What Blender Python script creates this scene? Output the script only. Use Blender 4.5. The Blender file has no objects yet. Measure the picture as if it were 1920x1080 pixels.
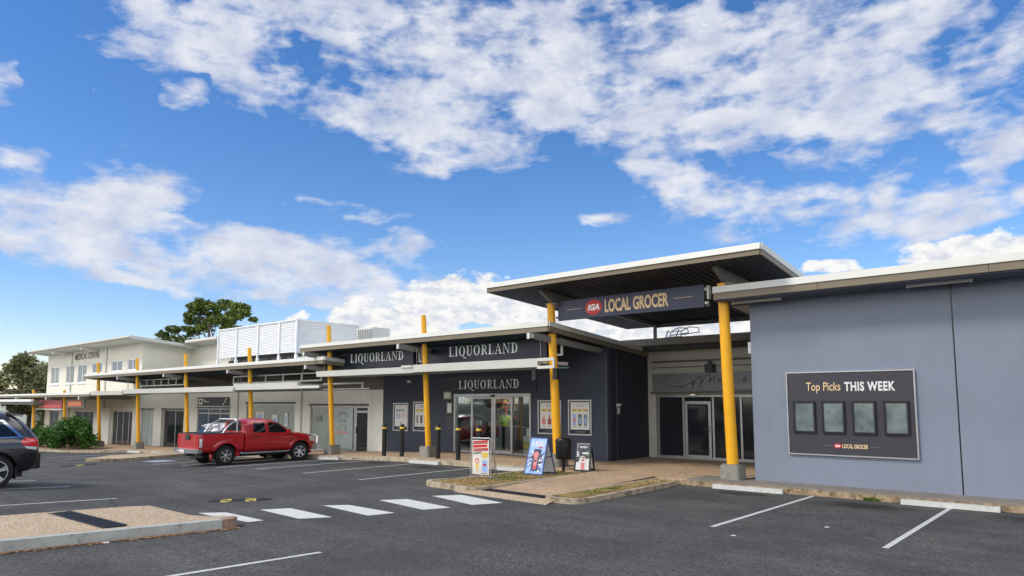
import bpy, bmesh, math, random
import numpy as np
from mathutils import Vector, Matrix
from mathutils.bvhtree import BVHTree
R = math.radians
random.seed(7)
rng = np.random.default_rng(7)
SC = bpy.context.scene
COL = SC.collection

# ------------------------------------------------------------------ camera
cam_d = bpy.data.cameras.new('camera'); cam = bpy.data.objects.new('camera', cam_d); COL.objects.link(cam)
cam.location = (0, 0, 2.15)
cam.rotation_euler = (R(90 + 5.75), 0, R(41))
cam_d.sensor_width = 36.0
cam_d.lens = 36.0 * 1310 / 1920
cam_d.shift_y = 83 / 1920
cam_d.clip_end = 6000; cam_d.clip_start = 0.05
SC.camera = cam
SC.render.resolution_x = 1024; SC.render.resolution_y = 576
# ------------------------------------------------------------------ exposure, sky, sun
SC.view_settings.view_transform = 'Standard'; SC.view_settings.look = 'None'
SC.view_settings.gamma = 1.0; SC.view_settings.exposure = 0.55
SUN_EL, SUN_AZ = 46.0, 206.0          # degrees; azimuth clockwise from +Y
SUN_STRENGTH = 1.5
SKY_STRENGTH = 0.098
sd = bpy.data.lights.new('sun', 'SUN'); so = bpy.data.objects.new('sun', sd); COL.objects.link(so)
sd.energy = SUN_STRENGTH; sd.angle = R(11); sd.color = (1.0, 0.93, 0.82)
sv = Vector((math.sin(R(SUN_AZ)) * math.cos(R(SUN_EL)), math.cos(R(SUN_AZ)) * math.cos(R(SUN_EL)), math.sin(R(SUN_EL))))
so.rotation_euler = (-sv).to_track_quat('-Z', 'Y').to_euler()
so.location = sv * 100

# clouds: azimuth, elevation, half width, half height, tilt (radians)
CB = [(-0.875, 0.507, 0.183, 0.039, 0.03), (-0.763, 0.46, 0.159, 0.075, -0.01), (-0.636, 0.466, 0.148, 0.068, -0.06), (-0.982, 0.51, 0.061, 0.025, 0.1), (-0.481, 0.423, 0.164, 0.055, 0.04), (-0.342, 0.452, 0.127, 0.053, 0.15), (-0.241, 0.458, 0.128, 0.044, 0.02), (-0.172, 0.383, 0.116, 0.07, 0.14), (-0.312, 0.37, 0.138, 0.047, -0.08), (-0.431, 0.371, 0.12, 0.034, -0.12), (-0.849, 0.382, 0.086, 0.046, -0.13), (-0.964, 0.405, 0.06, 0.026, -0.08), (-0.739, 0.353, 0.063, 0.022, -0.16), (-0.487, 0.508, 0.09, 0.025, -0.12), (-1.218, 0.452, 0.055, 0.029, 0.2), (-1.118, 0.484, 0.053, 0.037, 0.16), (-1.081, 0.427, 0.051, 0.042, -0.2), (-1.177, 0.392, 0.021, 0.015, 0.17), (-1.363, 0.362, 0.019, 0.02, 0.24), (-1.345, 0.28, 0.029, 0.012, -0.02), (-1.313, 0.234, 0.085, 0.026, 0.04), (-1.21, 0.255, 0.068, 0.037, -0.16), (-1.171, 0.212, 0.14, 0.019, -0.01), (-1.282, 0.177, 0.069, 0.018, -0.14), (-1.169, 0.167, 0.174, 0.018, -0.13), (-1.059, 0.204, 0.114, 0.02, 0.06), (-0.987, 0.172, 0.141, 0.021, -0.05), (-0.957, 0.267, 0.06, 0.013, -0.03), (-0.907, 0.213, 0.068, 0.021, -0.05), (-1.057, 0.147, 0.158, 0.013, -0.11), (-0.448, 0.281, 0.097, 0.034, -0.34), (-0.495, 0.317, 0.045, 0.025, -0.07), (-0.277, 0.255, 0.115, 0.024, -0.04), (-0.139, 0.252, 0.088, 0.035, 0.34), (-0.083, 0.292, 0.035, 0.027, 0.21), (-0.576, 0.255, 0.034, 0.007, -0.04), (-0.198, 0.222, 0.11, 0.018, 0.06)]
CL = [(-0.946, 0.122, 0.035, 0.031, 0.03), (-0.838, 0.132, 0.069, 0.036, 0.01), (-0.777, 0.148, 0.069, 0.032, 0.18), (-0.685, 0.125, 0.069, 0.024, -0.01), (-0.578, 0.098, 0.089, 0.017, -0.02), (-0.425, 0.104, 0.082, 0.019, -0.04), (-0.281, 0.171, 0.038, 0.012, -0.08), (-0.127, 0.184, 0.076, 0.02, 0.04), (-1.024, 0.115, 0.015, 0.009, 0.04), (-0.875, 0.109, 0.076, 0.019, 0.01)]
CO = [(3.0, 0.22, 1.1, 0.26, 0), (-2.6, 0.24, 0.9, 0.28, 0), (2.3, 0.26, 0.7, 0.24, 0), (-2.0, 0.5, 0.4, 0.14, 0), (0.5, 0.5, 0.45, 0.16, 0.2), (1.3, 0.4, 0.5, 0.12, 0), (0.2, 1.0, 1.2, 0.16, 0), (-2.3, 0.95, 0.8, 0.2, 0)]  # added clouds out of view, placed to throw fill light under the canopies
world = bpy.data.worlds.new('World'); SC.world = world; world.use_nodes = True

class NT:
    """small helper for node trees"""
    def __init__(s, tree): s.t = tree; s.n = tree.nodes; s.l = tree.links
    def new(s, kind, **kw):
        n = s.n.new(kind)
        for k, v in kw.items(): setattr(n, k, v)
        return n
    def put(s, sock, v):
        if isinstance(v, bpy.types.NodeSocket): s.l.new(v, sock)
        elif v is not None: sock.default_value = v
    def math(s, op, a, b=None, c=None, clamp=False):
        n = s.new('ShaderNodeMath', operation=op, use_clamp=clamp)
        s.put(n.inputs[0], a); s.put(n.inputs[1], b)
        if c is not None: s.put(n.inputs[2], c)
        return n.outputs[0]
    def ramp(s, fac, stops, interp='LINEAR'):
        n = s.new('ShaderNodeValToRGB'); n.color_ramp.interpolation = interp
        el = n.color_ramp.elements
        while len(el) < len(stops): el.new(0.5)
        for e, (p, c) in zip(el, stops):
            e.position = p; e.color = (c, c, c, 1) if not hasattr(c, '__len__') else (*c[:3], 1)
        s.put(n.inputs[0], fac); return n.outputs[0]
    def noise(s, vec, scale, detail=4, rough=0.55, dist=0.0):
        n = s.new('ShaderNodeTexNoise'); s.put(n.inputs['Vector'], vec)
        n.inputs['Scale'].default_value = scale; n.inputs['Detail'].default_value = detail
        n.inputs['Roughness'].default_value = rough; n.inputs['Distortion'].default_value = dist
        return n.outputs['Fac']
    def mix(s, fac, a, b, mode='MIX'):
        n = s.new('ShaderNodeMix', data_type='RGBA', blend_type=mode)
        s.put(n.inputs[0], fac)
        s.put(n.inputs[6], a if not isinstance(a, tuple) else (*a[:3], 1))
        s.put(n.inputs[7], b if not isinstance(b, tuple) else (*b[:3], 1))
        return n.outputs[2]

w = NT(world.node_tree)
for n in list(w.n): w.n.remove(n)
wout = w.new('ShaderNodeOutputWorld'); bg = w.new('ShaderNodeBackground'); w.l.new(bg.outputs[0], wout.inputs[0])
sky = w.new('ShaderNodeTexSky', sky_type='NISHITA'); sky.sun_disc = False
sky.sun_elevation = R(SUN_EL); sky.sun_rotation = R(SUN_AZ)
sky.altitude = 0; sky.air_density = 1.0; sky.dust_density = 0.15; sky.ozone_density = 2.5
tc = w.new('ShaderNodeTexCoord'); sep = w.new('ShaderNodeSeparateXYZ'); w.l.new(tc.outputs['Generated'], sep.inputs[0])
az = w.math('ARCTAN2', sep.outputs[0], sep.outputs[1]); el = w.math('ARCSINE', sep.outputs[2])
comb = w.new('ShaderNodeCombineXYZ'); w.put(comb.inputs[0], az); w.put(comb.inputs[1], el)
# gentle warp so that no cloud keeps an elliptical outline
st = w.new('ShaderNodeMapping'); w.put(st.inputs[0], comb.outputs[0]); st.inputs['Scale'].default_value = (1, 1.7, 1)
wn = w.new('ShaderNodeTexNoise'); w.put(wn.inputs['Vector'], st.outputs[0]); wn.inputs['Scale'].default_value = 11; wn.inputs['Detail'].default_value = 5
wsub = w.new('ShaderNodeVectorMath', operation='SUBTRACT'); w.put(wsub.inputs[0], wn.outputs['Color']); wsub.inputs[1].default_value = (.5, .5, .5)
wsc = w.new('ShaderNodeVectorMath', operation='MULTIPLY'); w.put(wsc.inputs[0], wsub.outputs[0]); wsc.inputs[1].default_value = (.11, .06, 0)
wad = w.new('ShaderNodeVectorMath', operation='ADD'); w.put(wad.inputs[0], comb.outputs[0]); w.put(wad.inputs[1], wsc.outputs[0])
def blobs(L, k):
    acc = None
    for a, e, ra, re, t in L:
        m = w.new('ShaderNodeMapping', vector_type='TEXTURE'); w.put(m.inputs[0], wad.outputs[0])
        m.inputs['Location'].default_value = (a, e, 0); m.inputs['Rotation'].default_value = (0, 0, t)
        m.inputs['Scale'].default_value = (ra * k, re * k, 1)
        g = w.new('ShaderNodeTexGradient', gradient_type='SPHERICAL'); w.put(g.inputs[0], m.outputs[0])
        acc = g.outputs['Fac'] if acc is None else w.math('ADD', acc, g.outputs['Fac'])
    return w.math('MINIMUM', acc, 1.0)
hi = blobs(CB + [CB[i] for i in (3, 14, 15, 16, 20, 22, 24, 24, 26)] + [(-1.15, 0.455, 0.03, 0.02, 0), (-1.06, 0.47, 0.03, 0.025, 0)], 1.5); lo = blobs(CL, 1.4); rear_fill = blobs(CO, 1.3)
fa = w.noise(st.outputs[0], 10, 3, 0.5); fb = w.noise(st.outputs[0], 24, 9, 0.58, 0.2); fb2 = w.noise(st.outputs[0], 38, 6, 0.6)
sm = w.new('ShaderNodeMapping'); w.put(sm.inputs[0], comb.outputs[0]); sm.inputs['Rotation'].default_value = (0, 0, R(-14)); sm.inputs['Scale'].default_value = (1, 3.6, 1)
fs_ = w.noise(sm.outputs[0], 13, 6, 0.6, 0.4)
nz_ = w.math('ADD', w.math('MULTIPLY', w.math('SUBTRACT', fs_, 0.5), 1.5), w.math('MULTIPLY', w.math('SUBTRACT', fb, 0.5), 1.9))
nz_ = w.math('ADD', nz_, w.math('MULTIPLY', w.math('SUBTRACT', fa, 0.5), 2.4))
d_hi = w.math('ADD', w.math('MULTIPLY', hi, 0.80), nz_)
d_hi = w.ramp(d_hi, [(0.10, 0.0), (0.42, 0.34), (0.72, 0.74), (1.0, 0.95)])
d_hi = w.math('MULTIPLY', d_hi, w.math('MULTIPLY', hi, 6, clamp=True))
wisp = w.math('MULTIPLY', w.ramp(nz_, [(0.2, 0.0), (0.7, 0.4)]), w.math('MULTIPLY', hi, 20, clamp=True))
d_hi = w.math('MAXIMUM', d_hi, wisp)
d_lo = w.math('ADD', w.math('MULTIPLY', lo, 1.6), w.math('MULTIPLY', w.math('SUBTRACT', fb2, 0.5), 1.5))
d_lo = w.ramp(d_lo, [(0.34, 0.0), (0.60, 0.9), (0.8, 1.0)])
d_re = w.ramp(w.math('ADD', w.math('MULTIPLY', rear_fill, 1.6), w.math('MULTIPLY', w.math('SUBTRACT', fb, 0.5), 1.5)), [(0.3, 0.0), (0.7, 1.0)])
shade = w.noise(st.outputs[0], 14, 6, 0.6)
c_hi = w.mix(w.ramp(shade, [(0.36, 0.0), (0.62, 1.0)]), (0.40, 0.43, 0.53), (0.565, 0.58, 0.62))
c_lo = w.mix(w.ramp(fb2, [(0.38, 0.0), (0.56, 1.0)]), (0.47, 0.49, 0.56), (0.66, 0.66, 0.65))
hs = w.new('ShaderNodeHueSaturation'); hs.inputs['Saturation'].default_value = 1.28; w.put(hs.inputs['Color'], w.mix(1.0, sky.outputs[0], (1.14, 1.08, 1.15), 'MULTIPLY'))
skc = w.new('ShaderNodeVectorMath', operation='SCALE'); w.put(skc.inputs[0], hs.outputs[0]); skc.inputs['Scale'].default_value = SKY_STRENGTH
c = w.mix(d_hi, skc.outputs[0], c_hi); c = w.mix(d_lo, c, c_lo); c = w.mix(d_re, c, (1.75, 1.72, 1.66))  # the added unseen clouds are brightened as fill light
w.put(bg.inputs['Color'], c); bg.inputs['Strength'].default_value = 1.0

# ------------------------------------------------------------------ materials
MATS = {}
def mat(name, color, rough=0.6, metal=0.0, var=0.12, vscale=3.0, bump=0.0, bscale=40.0, spec=0.4, coat=0.0, speck=None, dirt=None, emit=None, island=0.0, streak=0.0):
    if name in MATS: return MATS[name]
    m = bpy.data.materials.new(name); m.use_nodes = True; t = NT(m.node_tree); MATS[name] = m
    b = t.n['Principled BSDF']; g = t.new('ShaderNodeNewGeometry'); P = g.outputs['Position']
    b.inputs['Roughness'].default_value = rough; b.inputs['Metallic'].default_value = metal
    b.inputs['Specular IOR Level'].default_value = spec; b.inputs['Coat Weight'].default_value = coat
    b.inputs['Coat Roughness'].default_value = 0.06
    nz = t.noise(P, vscale, 5, 0.6)
    lo_ = tuple(x * (1 - var) for x in color); hi_ = tuple(min(1, x * (1 + var)) for x in color)
    cc = t.mix(t.ramp(nz, [(0.3, 0.0), (0.7, 1.0)]), lo_, hi_)
    if speck:                                   # (scale, dark colour, light colour, amount)
        v = t.new('ShaderNodeTexVoronoi'); t.put(v.inputs['Vector'], P); v.inputs['Scale'].default_value = speck[0]
        sx = t.new('ShaderNodeSeparateColor'); t.put(sx.inputs[0], v.outputs['Color'])
        cc = t.mix(t.math('MULTIPLY', t.ramp(sx.outputs[0], [(0.60, 0.0), (0.85, 1.0)]), speck[3]), cc, speck[2])
        cc = t.mix(t.math('MULTIPLY', t.ramp(sx.outputs[1], [(0.60, 0.0), (0.85, 1.0)]), speck[3]), cc, speck[1])
    if dirt:                                    # (scale, colour, threshold, amount)
        dn = t.noise(P, dirt[0], 7, 0.65)
        cc = t.mix(t.math('MULTIPLY', t.ramp(dn, [(dirt[2], 0.0), (min(1, dirt[2] + 0.16), 1.0)]), dirt[3]), cc, dirt[1])
    if streak:                                  # rain streaks and scuffs, drawn out downwards
        mp = t.new('ShaderNodeMapping'); t.put(mp.inputs[0], P); mp.inputs['Scale'].default_value = (3.0, 3.0, 0.22)
        cc = t.mix(t.math('MULTIPLY', t.ramp(t.noise(mp.outputs[0], 1.6, 7, 0.7), [(0.50, 0.0), (0.72, 1.0)]), streak), cc, tuple(x * .62 for x in color))
        cc = t.mix(t.math('MULTIPLY', t.ramp(t.noise(P, 4.5, 5, 0.7), [(0.63, 0.0), (0.72, 1.0)]), streak * .8), cc, tuple(x * .5 for x in color))
        mp2 = t.new('ShaderNodeMapping'); t.put(mp2.inputs[0], P); mp2.inputs['Location'].default_value = (7, 3, 1); mp2.inputs['Scale'].default_value = (1.6, 1.6, .12)
        cc = t.mix(t.math('MULTIPLY', t.ramp(t.noise(mp2.outputs[0], 1.6, 5, 0.6), [(0.52, 0.0), (0.7, 1.0)]), streak * .6), cc, tuple(min(1, x * 1.3) for x in color))
    if island:
        hs = t.new('ShaderNodeHueSaturation'); t.put(hs.inputs['Color'], cc)
        t.put(hs.inputs['Value'], t.math('ADD', 1 - island / 2, t.math('MULTIPLY', g.outputs['Random Per Island'], island)))
        cc = hs.outputs[0]
    t.put(b.inputs['Base Color'], cc)
    t.put(b.inputs['Roughness'], t.math('ADD', rough - 0.05, t.math('MULTIPLY', nz, 0.1)))
    if bump:
        bn = t.noise(P, bscale, 4, 0.6); bp = t.new('ShaderNodeBump'); bp.inputs['Strength'].default_value = bump
        bp.inputs['Distance'].default_value = 0.01; t.put(bp.inputs['Height'], bn); t.put(b.inputs['Normal'], bp.outputs[0])
    if emit:
        t.put(b.inputs['Emission Color'], (*color, 1)); b.inputs['Emission Strength'].default_value = emit
    return m

def asphalt_material():
    m = bpy.data.materials.new('asphalt'); m.use_nodes = True; t = NT(m.node_tree)
    b = t.n['Principled BSDF']; g = t.new('ShaderNodeNewGeometry'); P = g.outputs['Position']
    base = t.mix(t.ramp(t.noise(P, 0.16, 6, 0.6), [(0.3, 0.0), (0.7, 1.0)]), (0.054, 0.055, 0.053), (0.088, 0.087, 0.081))
    # long streaks left by tyres along the aisle
    mp = t.new('ShaderNodeMapping'); t.put(mp.inputs[0], P); mp.inputs['Scale'].default_value = (0.12, 1.6, 1)
    mp.inputs['Rotation'].default_value = (0, 0, R(6))
    base = t.mix(t.math('MULTIPLY', t.ramp(t.noise(mp.outputs[0], 1.0, 5, 0.6), [(0.46, 0.0), (0.66, 1.0)]), 0.55), base, (0.120, 0.118, 0.112))
    v = t.new('ShaderNodeTexVoronoi'); t.put(v.inputs['Vector'], P); v.inputs['Scale'].default_value = 42
    sx = t.new('ShaderNodeSeparateColor'); t.put(sx.inputs[0], v.outputs['Color'])
    base = t.mix(t.math('MULTIPLY', t.ramp(sx.outputs[0], [(0.6, 0.0), (0.95, 1.0)]), 0.42), base, (0.26, 0.25, 0.235))
    base = t.mix(t.math('MULTIPLY', t.ramp(sx.outputs[1], [(0.55, 0.0), (0.9, 1.0)]), 0.5), base, (0.022, 0.022, 0.024))
    base = t.mix(t.math('MULTIPLY', t.ramp(t.noise(P, 16, 6, 0.75), [(0.52, 0.0), (0.74, 1.0)]), 0.32), base, (0.18, 0.178, 0.165))
    base = t.mix(t.math('MULTIPLY', t.ramp(t.noise(P, 11, 6, 0.75), [(0.54, 0.0), (0.74, 1.0)]), 0.35), base, (0.03, 0.03, 0.03))
    base = t.mix(t.math('MULTIPLY', t.ramp(t.noise(P, 0.55, 5, 0.62), [(0.42, 0.0), (0.60, 1.0)]), 0.5), base, (0.038, 0.039, 0.040))
    # oil drips
    base = t.mix(t.math('MULTIPLY', t.ramp(t.noise(P, 2.1, 3, 0.6), [(0.66, 0.0), (0.74, 1.0)]), 0.55), base, (0.022, 0.022, 0.023))
    base = t.mix(t.math('MULTIPLY', t.ramp(t.noise(P, 6.3, 2, 0.5), [(0.70, 0.0), (0.76, 1.0)]), 0.5), base, (0.024, 0.023, 0.022))
    # thin cracks
    vc = t.new('ShaderNodeTexVoronoi', feature='DISTANCE_TO_EDGE'); vc.inputs['Scale'].default_value = 0.16
    wv = t.new('ShaderNodeMix', data_type='VECTOR'); wn_ = t.new('ShaderNodeTexNoise'); t.put(wn_.inputs['Vector'], P); wn_.inputs['Scale'].default_value = 1.3; wn_.inputs['Detail'].default_value = 6
    wv.inputs[0].default_value = 0.35; t.put(wv.inputs[4], P); t.put(wv.inputs[5], wn_.outputs['Color']); 
    t.put(vc.inputs['Vector'], wv.outputs[1])
    crack = t.math('MULTIPLY', t.ramp(vc.outputs['Distance'], [(0.0, 1.0), (0.004, 0.0)]), t.ramp(t.noise(P, 0.3, 2), [(0.46, 0.0), (0.58, 0.8)]))
    base = t.mix(crack, base, (0.02, 0.02, 0.02))
    # oil and damp stains where cars stand with their engines over the kerb end of each bay
    st_ = None
    for x, y, rx, ry in [(-6.9, 16.3, 1.3, .55), (-4.25, 16.1, 1.6, .8), (-1.3, 16.2, 1.3, .6), (-17.7, 16.0, 1.2, .6), (-20.6, 16.1, 1.2, .7), (-14.9, 15.9, 1.0, .5), (-23.2, 16.2, 1.2, .6), (-29.0, 16.2, 1.2, .6), (-9.3, 14.2, .3, 2.4)]:
        mm = t.new('ShaderNodeMapping', vector_type='TEXTURE'); t.put(mm.inputs[0], P)
        mm.inputs['Location'].default_value = (x, y, 0); mm.inputs['Scale'].default_value = (rx, ry, 50)
        gg = t.new('ShaderNodeTexGradient', gradient_type='SPHERICAL'); t.put(gg.inputs[0], mm.outputs[0])
        st_ = gg.outputs['Fac'] if st_ is None else t.math('MAXIMUM', st_, gg.outputs['Fac'])
    st_ = t.ramp(t.math('ADD', st_, t.math('MULTIPLY', t.math('SUBTRACT', t.noise(P, 3.2, 6, 0.65), 0.5), 1.1)), [(0.28, 0.0), (0.75, 0.85)])
    base = t.mix(st_, base, (0.020, 0.019, 0.018))
    t.put(b.inputs['Base Color'], base)
    b.inputs['Roughness'].default_value = 0.9; b.inputs['Specular IOR Level'].default_value = 0.25
    bp = t.new('ShaderNodeBump'); bp.inputs['Strength'].default_value = 0.7; bp.inputs['Distance'].default_value = 0.012
    t.put(bp.inputs['Height'], t.math('ADD', v.outputs['Distance'], t.noise(P, 30, 3))); t.put(b.inputs['Normal'], bp.outputs[0])
    return m

def glass_material(name='shop_glass', tint=(0.86, 0.9, 0.9), refl=0.8):
    m = bpy.data.materials.new(name); m.use_nodes = True; t = NT(m.node_tree); MATS[name] = m
    for n in list(t.n): t.n.remove(n)
    o = t.new('ShaderNodeOutputMaterial'); tr = t.new('ShaderNodeBsdfTransparent'); gl = t.new('ShaderNodeBsdfGlossy'); mx = t.new('ShaderNodeMixShader')
    tr.inputs[0].default_value = (*tint, 1); gl.inputs['Roughness'].default_value = 0.03; gl.inputs['Color'].default_value = (.8, .85, .85, 1)
    f = t.new('ShaderNodeFresnel'); f.inputs[0].default_value = 1.5
    t.put(mx.inputs[0], t.math('MULTIPLY', f.outputs[0], refl)); t.l.new(tr.outputs[0], mx.inputs[1]); t.l.new(gl.outputs[0], mx.inputs[2]); t.l.new(mx.outputs[0], o.inputs[0])
    return m

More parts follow.
